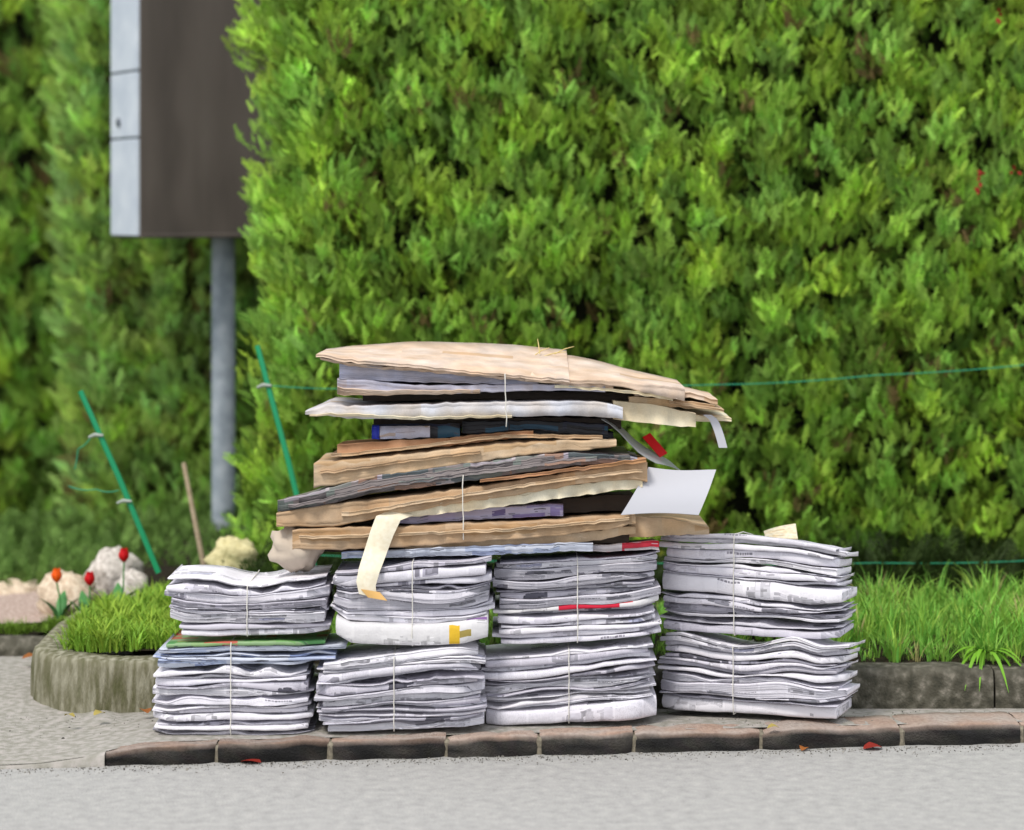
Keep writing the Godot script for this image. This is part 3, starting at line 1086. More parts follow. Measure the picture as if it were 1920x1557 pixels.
func kerb_block(points: Array, h: float, wide: float, ribs: float, sd: int, y0: float) -> ArrayMesh:
	# points: plan line of the outer (road) face with outward normals
	var st := mb()
	var rows := []
	var uvs := []
	for i in points.size():
		var p: Vector2 = points[i][0]
		var n: Vector2 = points[i][1]
		var s: float = points[i][2]
		var e := minf(1.0, minf(i, points.size() - 1 - i) * 0.5)
		var rib := ribs * (absf(sin(s * 62.0 + 0.8 * sin(s * 17.0))) - 0.5) + ribs * 0.7 * coarse.get_noise_1d(s * 130.0 + sd)
		var hh := h - 0.004 * (1.0 - e) + 0.004 * coarse.get_noise_1d(s * 60.0 + sd * 7.0)
		var prof := [Vector2(-wide, -0.05), Vector2(-wide, hh - 0.006), Vector2(-wide + 0.008, hh), Vector2(-wide * 0.5, hh + 0.002), Vector2(-0.014, hh - 0.001), Vector2(-0.004, hh - 0.007), Vector2(0.0 + rib * 0.6, hh - 0.02), Vector2(0.003 + rib, hh * 0.6), Vector2(0.005 + rib, hh * 0.3), Vector2(0.006 + rib * 0.7, -0.03)]
		var row := []
		var uv := []
		for j in prof.size():
			var b := 0.0025 * wave.get_noise_3d(p.x * 160.0, j * 35.0, p.y * 160.0) - 0.004 * (1.0 - e)
			var q: Vector2 = p + n * (prof[j].x + b)
			row.append(Vector3(q.x, y0 + prof[j].y, q.y))
			uv.append(Vector2(s, j * 0.03))
		rows.append(row)
		uvs.append(uv)
	sheet_grid(st, rows, uvs)
	st.set_smooth_group(-1)
	for e in [0, rows.size() - 1]:
		for j in rows[e].size() - 2:
			if e == 0:
				tri(st, rows[e][0], rows[e][j + 1], rows[e][j + 2])
			else:
				tri(st, rows[e][0], rows[e][j + 2], rows[e][j + 1])
	return done(st)

func build_bed_kerb() -> void:
	# straight run behind the bundles, dark with lichen
	var root := thing("garden_kerb", "mossy dark concrete kerb holding the grass bed behind the papers", "kerb")
	var cuts := [-0.7, -0.2, 0.3, 0.66, 1.235, 1.85, 2.5, 3.1]
	for k in cuts.size() - 1:
		var pts := []
		for x in steps(cuts[k] + 0.003, cuts[k + 1] - 0.003, 14):
			pts.append([Vector2(x, -0.222 + (0.003 if k % 2 else 0.0)), Vector2(0, 1), x])
		obj("kerb_stone", kerb_block(pts, 0.098 + 0.004 * (k % 2), 0.095, 0.001, k, 0.022), M.old_kerb, root)
	# rounded, ribbed nose at the left and the low run that goes on to the left
	var nose := thing("rounded_kerb", "rounded grey concrete kerb nose with vertical ribs round the grass corner", "kerb")
	var c := Vector2(-1.0, -0.475)
	var r := 0.27
	var line := []
	var s := 0.0
	for i in 13:
		line.append([Vector2(c.x - r, -0.99 + i * 0.515 / 13.0), Vector2(-1, 0), s])
		s += 0.04
	for i in 31:
		var a := PI - PI / 2 * i / 30.0
		line.append([c + Vector2(cos(a), sin(a)) * r, Vector2(cos(a), sin(a)), s])
		s += r * PI / 60.0
	for i in 10:
		s += 0.03
		line.append([Vector2(c.x + 0.03 * (i + 1), c.y + r), Vector2(0, 1), s])
	var parts := [[0, 13], [13, 28], [28, 43], [43, 53]]
	for k in parts.size():
		var pts := []
		for i in range(parts[k][0], parts[k][1] + 1):
			pts.append(line[i])
		obj("kerb_stone", kerb_block(pts, 0.126, 0.085, 0.006, 20 + k, 0.022), M.concrete, nose)
	var low := thing("low_kerb", "thin low dark kerb edge beside the gravel path at far left", "kerb")
	for k in 3:
		var pts := []
		for x in steps(-1.30 - 0.5 * (k + 1), -1.303 - 0.5 * k, 10):
			pts.append([Vector2(x, -0.95), Vector2(0, 1), x])
		obj("kerb_stone", kerb_block(pts, 0.05, 0.06, 0.001, 40 + k, 0.022), M.old_kerb, low)


func build_hedges() -> void:
	var front := thing("conifer_hedge", "tall bright green clipped conifer hedge filling the right of the picture", "hedge")
	hedge(front, -0.785, 1.95, -1.40, 0.62, 0.2, 2.5, 0.029, Color(0.335, 0.55, 0.085), 0.8, 301, -0.06, 0.72)
	var mid := thing("conifer_hedge", "softer green hedge behind the grey signpost", "hedge")
	hedge(mid, -1.68, -0.35, -3.0, 0.8, 0.08, 2.6, 0.046, Color(0.42, 0.64, 0.16), 0.6, 402, -0.22, 1.0)
	var far := thing("conifer_hedge", "darker green hedge at the far left edge behind the rocks", "hedge")
	hedge(far, -4.2, -1.15, -3.5, 0.7, 0.0, 2.7, 0.055, Color(0.36, 0.58, 0.11), 0.5, 503, -0.1, 1.2)
	# a few red leaves caught in the front of the right hedge
	rng.seed = 9
	for spot in [[1838.0, 325.0], [1832.0, 348.0], [1878.0, 30.0], [1902.0, 318.0]]:
		var st := mb()
		for q in 4:
			var a := rng.randf() * TAU
			strip(st, Vector3(rng.randf_range(-0.01, 0.01), rng.randf_range(-0.012, 0.012), 0), Vector3(cos(a), sin(a), 0.4).normalized(), Vector3(-sin(a), cos(a), 0.2), 0.018, 0.006, Vector3(0, -0.003, 0.006))
		var o := obj("red_leaf", done(st), M.dead_red, front)
		o.position = at(spot[0], spot[1], -1.29)


func build_sign() -> void:
	var z := -2.4
	var corner := at(262, 447, z)
	var turn := deg_to_rad(28)
	var t := thing("sign_box", "brown box with a white side panel on a round grey post", "sign", Vector3(at(397, 447, z).x, 0.1, z - 0.33), turn)
	# work in the turned frame, origin at the post's foot
	var local := Transform3D(Basis(Vector3.UP, turn), t.position).affine_inverse()
	var fl: Vector3 = local * corner
	var low := fl.y
	var high := 2.5
	var w := 0.74
	var d := 0.285
	var st := mb()
	box(st, Transform3D(Basis(), Vector3(fl.x + w / 2, (low + high) / 2, fl.z - d / 2)), Vector3(w, high - low, d), 0.004)
	obj("brown_body", done(st), M.brown_panel, t)
	# front frame edge
	st = mb()
	box(st, Transform3D(Basis(), Vector3(fl.x + w / 2, low + 0.008, fl.z + 0.003)), Vector3(w, 0.016, 0.012), 0.003)
	obj("bottom_trim", done(st), M.brown_panel, t)
	# white side panels with dark seams between them
	var cuts := [low + 0.004, at(236, 258, z).y - t.position.y, at(236, 132, z).y - t.position.y, high - 0.01]
	for k in 3:
		st = mb()
		var a: float = cuts[k] + 0.004
		var b: float = cuts[k + 1] - 0.004
		box(st, Transform3D(Basis(), Vector3(fl.x - 0.004, (a + b) / 2, fl.z - d / 2)), Vector3(0.012, b - a, d - 0.006), 0.002)
		obj("side_panel", done(st), M.white_panel, t)
	st = mb()
	box(st, Transform3D(Basis(), Vector3(fl.x - 0.003, (low + high) / 2, fl.z - d / 2)), Vector3(0.008, high - low - 0.012, d - 0.008), 0.001)
	obj("seam_backing", done(st), M.seam, t)
	st = mb()
	var lock := at(226, 227, z).y - t.position.y
	tube(st, [Vector3(fl.x - 0.012, lock, fl.z - d * 0.67), Vector3(fl.x - 0.0165, lock, fl.z - d * 0.67)], [0.017, 0.015], 14)
	obj("lock", done(st), M.seam, t)
	st = mb()
	tube(st, [Vector3(0, -0.05, 0), Vector3(0, 0.6, 0), Vector3(0, low + 0.02, 0)], [0.042, 0.042, 0.042], 28)
	obj("post", done(st), M.post, t)


func with(l: Array, changes: Dictionary) -> Array:
	for k in changes:
		l[k].merge(changes[k], true)
	return l

func build_bundles() -> void:
	# lower row
	bundle("lower row newspaper bundle at the far left end, bluish leaflets on top", 286, 584, 0.205, 0.02, [[0.0, 1379], [0.5, 1381], [1.0, 1378]], [[0.0, 1209], [0.4, 1206], [0.8, 1203], [1.0, 1206]],
		with(stack(10, 3), {0: {"t": 1.5, "m": "news1"}, 1: {"t": 1.0}, 2: {"t": 2.6, "m": "news2", "n": "fold", "gap": 0.004}, 3: {"t": 1.3, "gap": 0.012}, 4: {"m": "news2", "t": 1.7}, 5: {"t": 1.3}, 6: {"t": 1.7, "gap": 0.014, "m": "news2"}, 7: {"t": 2.3, "m": "blue", "r": 0.055, "n": "open"}, 8: {"t": 1.0, "m": "blue", "r": 0.08, "l": 0.012, "n": "open"}, 9: {"t": 0.7, "m": "green", "r": 0.03, "l": 0.03}}), 3, 0.49)
	bundle("lower row newspaper bundle second from left, papers sagging to one side", 594, 908, 0.21, 0.01, [[0.0, 1376], [0.5, 1372], [1.0, 1366]], [[0.0, 1246], [0.25, 1236], [0.5, 1226], [0.75, 1216], [0.9, 1215], [1.0, 1228]],
		with(stack(12, 14), {0: {"t": 2.2, "m": "news2", "gap": 0.006, "amp": 0.006, "l": 0.025}, 11: {"m": "news2", "t": 1.7}}), 14, 0.46)
	bundle("lower row newspaper bundle third from left, folded edge rising to the right", 906, 1228, 0.11, 0.0, [[0.0, 1364], [0.5, 1357], [1.0, 1350]], [[0.0, 1234], [0.3, 1226], [0.6, 1216], [0.85, 1204], [1.0, 1208]],
		with(stack(9, 25), {0: {"t": 3.2, "m": "news0", "n": "fold", "gap": 0.003}, 3: {"gap": 0.012}, 7: {"t": 2.6, "m": "news0", "n": "fold"}, 8: {"t": 1.0}}), 25, 0.5, 0.3)
	bundle("lower row newspaper bundle at the right end with a buckled top paper", 1224, 1578, 0.035, -0.38, [[0.0, 1348], [0.5, 1342], [1.0, 1343]], [[0.0, 1202], [0.12, 1193], [0.4, 1213], [0.5, 1212], [0.75, 1187], [0.9, 1200], [1.0, 1198]],
		with(stack(9, 36), {0: {"t": 2.4, "m": "news2", "gap": 0.004, "n": "fold"}, 1: {"t": 1.4, "gap": 0.01, "m": "news3"}, 2: {"t": 2.0, "m": "news0"}, 3: {"t": 1.2}, 4: {"t": 1.6, "m": "news2"}, 5: {"t": 1.0, "m": "news0"}, 6: {"t": 2.6, "m": "news3", "gap": 0.004, "n": "fold"}, 7: {"t": 0.8, "m": "news2"}, 8: {"t": 0.6, "m": "news2", "r": 0.02}}), 36, 0.42, 0.185)
	# upper row
	bundle("upper row newspaper bundle at the left end, pinched by its string", 312, 614, 0.2, 0.015, [[0.0, 1186], [0.12, 1194], [0.5, 1194], [1.0, 1190]], [[0.0, 1080], [0.3, 1082], [0.47, 1098], [0.55, 1098], [0.75, 1085], [1.0, 1078]],
		with(stack(8, 47), {0: {"t": 1.1, "l": 0.035}, 1: {"t": 1.3, "l": 0.03, "gap": 0.006}, 2: {"t": 1.5, "m": "news2", "l": 0.006}, 3: {"gap": 0.004}, 5: {"t": 1.6, "m": "news1"}, 6: {"t": 1.9, "m": "news0", "n": "fold"}, 7: {"t": 0.9, "m": "news2"}}), 47, 0.5)
	bundle("upper row newspaper bundle under the cream strip, yellow print at its foot", 622, 924, 0.2, 0.0, [[0.0, 1186], [0.08, 1205], [0.5, 1212], [0.8, 1208], [1.0, 1196]], [[0.0, 1072], [0.25, 1062], [0.5, 1055], [0.8, 1046], [1.0, 1044]],
		with(stack(9, 58), {0: {"t": 3.6, "m": "foot", "n": "fold", "gap": 0.002, "f": 0.006, "u": 0.5, "v": -0.143, "amp": 0.005}, 1: {"t": 1.6, "m": "news2"}, 5: {"gap": 0.007}, 7: {"m": "news1"}}), 58, 0.5)
	bundle("upper row newspaper bundle with a thin red stripe, third from left", 930, 1236, 0.1, 0.0, [[0.0, 1210], [0.5, 1206], [1.0, 1192]], [[0.0, 1052], [0.5, 1046], [1.0, 1036]],
		with(stack(10, 69), {0: {"t": 2.4, "m": "news0", "n": "fold"}, 3: {"t": 0.9, "m": "stripe", "n": "fold", "f": 0.006, "u": 0.5, "v": -0.071}, 2: {"gap": 0.001}, 8: {"m": "news1", "t": 1.6}}), 69, 0.5, 0.3)
	bundle("tallest upper row newspaper bundle, at the right end, clean white folds", 1228, 1576, 0.025, -0.36, [[0.0, 1192], [0.5, 1194], [1.0, 1190]], [[0.0, 1008], [0.4, 1003], [0.7, 1007], [0.9, 1014], [1.0, 1024]],
		with(stack(9, 80), {0: {"t": 1.3, "m": "news3"}, 1: {"t": 1.3, "m": "news1"}, 2: {"t": 1.6, "m": "news3"}, 4: {"t": 1.7, "m": "news2", "n": "fold"}, 5: {"t": 1.2, "m": "news0"}, 6: {"t": 1.3, "m": "news2"}, 7: {"t": 1.2, "m": "news0"}, 8: {"t": 2.1, "m": "news2", "n": "fold"}}), 80, 0.42, 0.185)


func tie(root: Node3D, px: float, y0: float, y1: float, z: float, tilt := 0.0) -> void:
	var st := mb()
	var path := []
	for k in 7:
		path.append(at(px + tilt * (k / 6.0) + rng.randf_range(-1.0, 1.0), lerpf(y0, y1, k / 6.0), z + rng.randf_range(-0.001, 0.001)) - root.position)
	var back := [path[0] + Vector3(0, 0.012, -0.3), path[0] + Vector3(0, 0.006, -0.05)]
	var tail := [path[6] + Vector3(0, -0.004, -0.05), path[6] + Vector3(0, 0, -0.3)]
	path = back + path + tail
	var radii := []
	for p in path:
		radii.append(0.0013)
	tube(st, path, radii, 6)
	obj("twine", done(st), M.twine, root)

func build_boards() -> void:
	rng.seed = 5
	# middle bundle of flattened boxes and magazines
	var a := thing("cardboard_bundle", "tied bundle of brown flattened boxes and magazines resting on the newspaper stacks", "cardboard bundle", at(860, 1045, 0.0), 0.0, "tied bundles of cardboard")
	board("magazine", [[640, 1030, 1036, 1049], [900, 1018, 1024, 1042], [1112, 1012, 1018, 1034]], 0.13, 0.3, M.blue, a, "open", 1)
	board("magazine", [[1100, 1018, 1024, 1036], [1236, 1010, 1014, 1031]], 0.09, 0.28, M.red, a, "open", 2)
	board("gap_shade_sheet", [[600, 1020, 1026, 1036], [900, 1008, 1014, 1026], [1180, 998, 1003, 1018]], 0.07, 0.25, M.gap_shade, a, "flat", 60)  # added dark sheet, paints the shade between the layers
	board("cardboard_sheet", [[760, 1010, 1016, 1030], [1000, 1002, 1006, 1022], [1120, 990, 996, 1014], [1192, 978, 986, 1000]], 0.11, 0.33, M.tan, a, "flat", 3)
	board("cardboard_sheet", [[1180, 955, 968, 1008], [1260, 958, 974, 1004], [1330, 964, 990, 1002]], 0.07, 0.34, M.tan, a, "flat", 4)
	board("flattened_box", [[548, 982, 993, 1030], [640, 979, 990, 1032], [760, 974, 988, 1026], [900, 966, 982, 1016], [1060, 958, 974, 1003], [1150, 953, 968, 992], [1192, 952, 966, 982]], 0.14, 0.36, M.kraft, a, "plies", 5, 0.004)
	board("magazine", [[700, 970, 975, 986], [880, 950, 955, 976], [1056, 940, 945, 968]], 0.085, 0.28, M.lilac, a, "open", 6)
	board("gap_shade_sheet", [[560, 975, 982, 994], [800, 958, 965, 982], [1120, 925, 932, 960], [1190, 920, 928, 958]], 0.03, 0.25, M.gap_shade, a, "flat", 61)  # added dark sheet, shade of the gap put into its colour
	board("cardboard_sheet", [[735, 940, 954, 974], [960, 906, 926, 948], [1120, 885, 905, 926], [1205, 872, 892, 915]], 0.125, 0.36, M.cream, a, "flat", 7)
	board("flattened_box", [[518, 950, 962, 988], [620, 932, 946, 988], [740, 916, 934, 966], [860, 898, 918, 944], [960, 885, 903, 930], [1120, 864, 879, 904], [1190, 854, 864, 900], [1214, 856, 868, 905]], 0.135, 0.38, M.kraft, a, "plies", 8, 0.005)
	board("old_magazine", [[520, 930, 938, 960], [600, 908, 920, 950], [700, 880, 893, 926], [860, 856, 872, 906], [1050, 836, 850, 878], [1182, 838, 856, 866]], 0.13, 0.34, M.dark, a, "open", 9, 0.006)
	board("old_magazine", [[560, 922, 934, 944], [700, 888, 902, 916], [860, 864, 880, 892], [1040, 838, 856, 866]], 0.142, 0.3, M.dark, a, "open", 19, 0.006)
	board("flattened_box", [[588, 850, 868, 915], [640, 842, 864, 908], [740, 826, 856, 890], [860, 810, 842, 872], [1000, 798, 830, 852], [1100, 802, 826, 844], [1156, 812, 826, 838]], 0.125, 0.4, M.tan, a, "plies", 10, 0.005)
	board("cardboard_sheet", [[632, 826, 834, 852], [720, 820, 828, 846], [860, 810, 820, 834], [1000, 796, 808, 818]], 0.1, 0.36, M.rust, a, "flat", 11)
	board("dark_carton", [[698, 794, 797, 825], [780, 793, 796, 823], [862, 792, 795, 820]], 0.09, 0.26, M.night, a, "flat", 12, 0.001)
	board("carton_label", [[712, 799, 804, 823], [800, 799, 803, 821], [806, 799, 803, 820]], 0.097, 0.004, M.grey_board, a, "flat", 13, 0.0)
	board("carton_end", [[697, 798, 803, 825], [711, 798, 803, 825]], 0.097, 0.004, M.blue_ink, a, "flat", 13, 0.0)
	board("magazine", [[866, 786, 791, 815], [1000, 784, 789, 806], [1140, 790, 796, 826]], 0.07, 0.28, M.night, a, "open", 14)
	board("cardboard_sheet", [[640, 950, 962, 970], [800, 922, 937, 943], [1000, 890, 905, 911], [1205, 866, 880, 886]], 0.147, 0.36, M.tan, a, "flat", 30)
	board("cardboard_sheet", [[900, 888, 900, 905], [1060, 868, 880, 886], [1212, 852, 861, 868]], 0.152, 0.36, M.rust, a, "flat", 31)
	board("cardboard_sheet", [[620, 838, 852, 858], [760, 822, 838, 844], [940, 800, 816, 822], [1130, 806, 818, 824]], 0.11, 0.37, M.kraft, a, "flat", 32)
	board("cardboard_sheet", [[600, 868, 884, 889], [760, 846, 863, 868], [900, 826, 846, 851]], 0.134, 0.3, M.kraft, a, "flat", 33)
	board("cardboard_sheet", [[560, 984, 1006, 1011], [760, 976, 1000, 1005], [960, 968, 991, 996], [1180, 954, 972, 977]], 0.149, 0.3, M.tan, a, "flat", 34)
	board("old_magazine", [[540, 932, 948, 954], [700, 896, 912, 919], [900, 866, 882, 890], [1120, 842, 856, 864]], 0.15, 0.3, M.dark, a, "open", 35, 0.006)
	board("white_sheet", [[1060, 842, 856, 861], [1180, 846, 858, 863], [1200, 850, 862, 865]], 0.12, 0.25, M.grey_board, a, "flat", 36)
	board("gap_shade_sheet", [[700, 780, 786, 800], [900, 778, 784, 800], [1165, 776, 784, 806]], 0.04, 0.26, M.gap_shade, a, "open", 62)  # dark plug added for the shaded gap below the top bundle
	board("magazine", [[880, 800, 806, 822], [1010, 800, 806, 826], [1150, 806, 812, 832]], 0.05, 0.25, M.night, a, "open", 63)
	tie(a, 868, 892, 1012, 0.147)
	# top bundle
	var b := thing("cardboard_bundle", "topmost tied bundle of pale beige cardboard and white board sheets", "cardboard bundle", at(940, 785, 0.0), 0.0, "tied bundles of cardboard")
	board("white_sheet", [[572, 760, 771, 778], [610, 744, 760, 780], [660, 748, 762, 786], [760, 748, 759, 786], [900, 746, 755, 783], [1050, 745, 753, 780], [1130, 746, 754, 782], [1168, 752, 764, 786]], 0.13, 0.34, M.white_board, b, "plies", 20)
	board("white_sheet", [[1150, 742, 752, 786], [1230, 748, 760, 796], [1305, 762, 776, 802]], 0.1, 0.33, M.cream, b, "flat", 21)
	board("cardboard_sheet", [[1220, 752, 766, 776], [1300, 764, 778, 790], [1372, 770, 784, 790]], 0.075, 0.28, M.cream, b, "flat", 22)
	board("gap_shade_sheet", [[680, 730, 736, 752], [900, 728, 734, 750], [1180, 730, 736, 752]], 0.02, 0.22, M.gap_shade, b, "flat", 23)  # recessed dark sheet painting the shade of the deep gap
	board("cardboard_sheet", [[1180, 734, 744, 756], [1270, 738, 750, 764], [1340, 748, 760, 770]], 0.09, 0.3, M.tan, b, "flat", 24)
	board("cardboard_sheet", [[1190, 720, 730, 742], [1290, 724, 736, 746], [1346, 736, 750, 758]], 0.08, 0.3, M.pale, b, "flat", 25)
	board("white_sheet", [[632, 704, 711, 739], [680, 706, 712, 740], [760, 716, 722, 739], [960, 718, 722, 735], [1060, 716, 721, 732], [1135, 720, 724, 736]], 0.125, 0.33, M.grey_board, b, "plies", 26)
	board("grey_sheet", [[636, 672, 681, 712], [740, 680, 690, 716], [880, 690, 700, 720], [1010, 700, 707, 722]], 0.118, 0.32, M.grey_board, b, "open", 27)
	board("cardboard_sheet", [[592, 655, 664, 669], [640, 649, 672, 678], [700, 645, 678, 684], [760, 641, 683, 689], [860, 642, 694, 699], [960, 647, 703, 708], [1068, 657, 711, 717]], 0.145, 0.34, M.pale, b, "flat", 28, 0.002)
	board("cardboard_sheet", [[985, 662, 705, 715], [1080, 666, 712, 721], [1130, 676, 713, 722], [1180, 690, 716, 729], [1250, 704, 722, 745], [1284, 711, 726, 752]], 0.138, 0.3, M.pale, b, "plies", 45, 0.002)
	board("cardboard_sheet", [[740, 651, 689, 694], [900, 650, 702, 707], [1040, 662, 715, 720], [1150, 688, 723, 729]], 0.128, 0.38, M.pale, b, "flat", 47, 0.002)
	board("cardboard_sheet", [[600, 664, 671, 675], [660, 668, 681, 687], [760, 672, 690, 695]], 0.12, 0.3, M.pale, b, "flat", 29)
	board("white_sheet", [[580, 770, 777, 780], [640, 758, 776, 781], [760, 768, 782, 787], [960, 766, 779, 783]], 0.145, 0.28, M.cream, b, "flat", 40)
	board("grey_sheet", [[632, 716, 726, 741], [700, 722, 732, 742], [900, 724, 731, 738]], 0.135, 0.26, M.pale, b, "open", 41)
	board("cardboard_sheet", [[1040, 700, 722, 727], [1160, 716, 731, 736], [1262, 728, 744, 750]], 0.132, 0.3, M.cream, b, "flat", 42)
	board("cardboard_sheet", [[1255, 742, 752, 757], [1330, 752, 764, 768], [1358, 756, 768, 772]], 0.105, 0.24, M.kraft, b, "flat", 43)
	board("gap_shade_sheet", [[1150, 752, 762, 772], [1260, 768, 780, 788]], 0.06, 0.2, M.gap_shade, b, "flat", 44)  # added dark sheet, paints the shade at the right end
	rng.seed = 6
	tie(b, 946, 703, 800, 0.152, 4)
	# loose things stuck in or hanging from the pile
	var rows := []
	for i in 9:
		var u := i / 8.0
		var row := []
		for j in 7:
			var v := j / 6.0
			var top := at(lerpf(1216, 1343, u), lerpf(876, 883, u) + 3.0 * sin(u * 4.0), 0.085)
			var low := at(lerpf(1164, 1310, u), 966.0 - 4.0 * sin(PI * u), 0.15)
			row.append(top.lerp(low, v) + Vector3(0, 0, 0.015 * sin(PI * v)))
		rows.append(row)
	tag(flap("white_card", rows, 0.002, M.white_card, self), "plain white card leaning out of the right of the brown cardboard", "card")
	rows = []
	for i in 7:
		var u := i / 6.0
		var row := []
		for j in 7:
			var v := j / 6.0
			var p := at(lerpf(1128, 1232, v), lerpf(786, 872, v), 0.06)
			var q := at(lerpf(1150, 1276, v), lerpf(790, 884, v), -0.02)
			row.append(p.lerp(q, u) + Vector3(0, 0.006 * sin(v * 7.0 + u * 2.0), 0.004 * sin(u * 5.0)))
		rows.append(row)
	tag(flap("plastic_sheet", rows, 0.0015, M.film, self), "crumpled grey plastic sheet slanting down between the two cardboard bundles", "plastic sheet")
	rows = []
	for i in 4:
		var u := i / 3.0
		var row := []
		for j in 5:
			var v := j / 4.0
			row.append(at(lerpf(1205, 1238, v) + 14 * u, lerpf(820, 858, v) - 8 * u, 0.0 - 0.02 * u))
		rows.append(row)
	tag(flap("red_leaflet", rows, 0.0015, M.petal_red, self), "small red leaflet corner showing beside the grey plastic sheet", "leaflet")
	var spine := [[752, 962, 0.128], [728, 972, 0.15], [716, 1000, 0.158], [704, 1035, 0.16], [692, 1070, 0.222], [686, 1095, 0.226], [690, 1118, 0.226]]
	rows = []
	for k in 25:
		var t := k / 24.0 * 6.0
		var i := mini(int(t), 5)
		var f := t - i
		var w := lerpf(24.0, 17.0, k / 24.0)
		var x := lerpf(spine[i][0], spine[i + 1][0], f)
		var y := lerpf(spine[i][1], spine[i + 1][1], f)
		var z := lerpf(spine[i][2], spine[i + 1][2], f)
		var row := []
		for j in 5:
			var v := j / 4.0 - 0.5
			row.append(at(x + v * 2 * w, y + v * 8.0, z + 0.004 * cos(v * 4.0)))
		row.reverse()
		rows.append(row)
	var strip_o := flap("paper_strip", rows, 0.0012, M.tape, self)
	tag(strip_o, "cream paper tape strip hanging down from the brown cardboard", "paper strip")
	var yellow := []
	for k in 5:
		var row := []
		for j in 5:
			var v := j / 4.0 - 0.5
			row.append(at(694 + k * 3.5 + v * 36, 1108 + k * 4.0 + v * 6, 0.2325 + 0.003 * cos(v * 4.0)))
		row.reverse()
		yellow.append(row)
	tag(flap("yellowed_scrap", yellow, 0.0012, M.glue, self), "small yellowed scrap at the lower end of the hanging cream strip", "paper scrap")
	rows = []
	for k in 9:
		var f := k / 8.0
		var row := []
		for j in 3:
			var v := j - 1.0
			row.append(at(1326 + 30 * sqrt(f) + v * 8, 778 + 62 * f, 0.08))
		row.reverse()
		rows.append(row)
	tag(flap("paper_ribbon", rows, 0.0012, M.white_card, self), "short white ribbon of paper dangling at the right of the top bundle", "paper strip")
	# crumpled grey paper at the left foot of the brown boxes
	rock("crumpled greyish paper bag squeezed at the left of the brown boxes", "crumpled_paper", at(556, 1028, 0.07), Vector3(0.062, 0.055, 0.06), M.crumpled, 71, "paper")
	# a folded corner sticking up behind the right bundle
	rows = []
	for i in 6:
		var u := i / 5.0
		var row := []
		for j in 5:
			var v := j / 4.0
			row.append(at(lerpf(1432, 1492, u) + 4 * v, lerpf(996 - 22 * u + 8 * u * u, 1010, v), -0.16 + 0.04 * v))
		rows.append(row)
	tag(flap("paper_fold", rows, 0.004, M.cream, self), "beige paper corner poking up behind the tallest newspaper bundle", "paper")
	# straws on the top board
	var k := 0
	var said := ["short upright straw on the topmost beige cardboard", "thin straw lying left of centre on the topmost beige cardboard", "longest straw, pointing right off the topmost cardboard", "thin slanting straw beside the longest one on the top cardboard"]
	for s in [[1012, 664, 1008, 636], [1000, 668, 1030, 652], [1040, 664, 1076, 650], [1020, 668, 1062, 660]]:
		var st := mb()
		var p := at(s[0], s[1], -0.1)
		var q := at(s[2], s[3], -0.12)
		tube(st, [p, p.lerp(q, 0.5) + Vector3(0, 0.003, 0), q], [0.0014, 0.0013, 0.0008], 5)
		var o := obj("straw", done(st), M.straw)
		tag(o, said[k], "straw", "straws on the top cardboard")
		k += 1


func stake(label: String, top: Vector3, foot: Vector3, clip_t: Array) -> void:
	var t := thing("garden_stake", label, "stake", foot, 0.0, "leaning green garden stakes")
	var st := mb()
	var d := top - foot
	tube(st, [Vector3.ZERO - d * 0.05, d * 0.5 + Vector3(0.004, 0, 0), d], [0.0085, 0.0085, 0.008], 10)
	obj("rod", done(st), M.green_plastic, t)
	for f in clip_t:
		st = mb()
		var c: Vector3 = d * f
		tube(st, [c - Vector3(0.03, 0.004, -0.006), c + Vector3(-0.012, 0.004, 0.012), c + Vector3(0.012, 0.002, 0.01)], [0.004, 0.006, 0.004], 8)
		obj("wire_clip", done(st), M.clip, t)

func wire(label: String, pts: Array, r := 0.0017) -> void:
	var path := []
	for i in pts.size() - 1:
		for k in 8:
			path.append(pts[i].lerp(pts[i + 1], k / 8.0) + Vector3(0, -0.006 * sin(PI * k / 8.0), 0))
	path.append(pts[-1])
	var radii := []
	for p in path:
		radii.append(r)
	var st := mb()
	tube(st, path, radii, 6)
	tag(obj("fence_wire", done(st), M.green_wire), label, "wire", "green fence wires before the hedge")

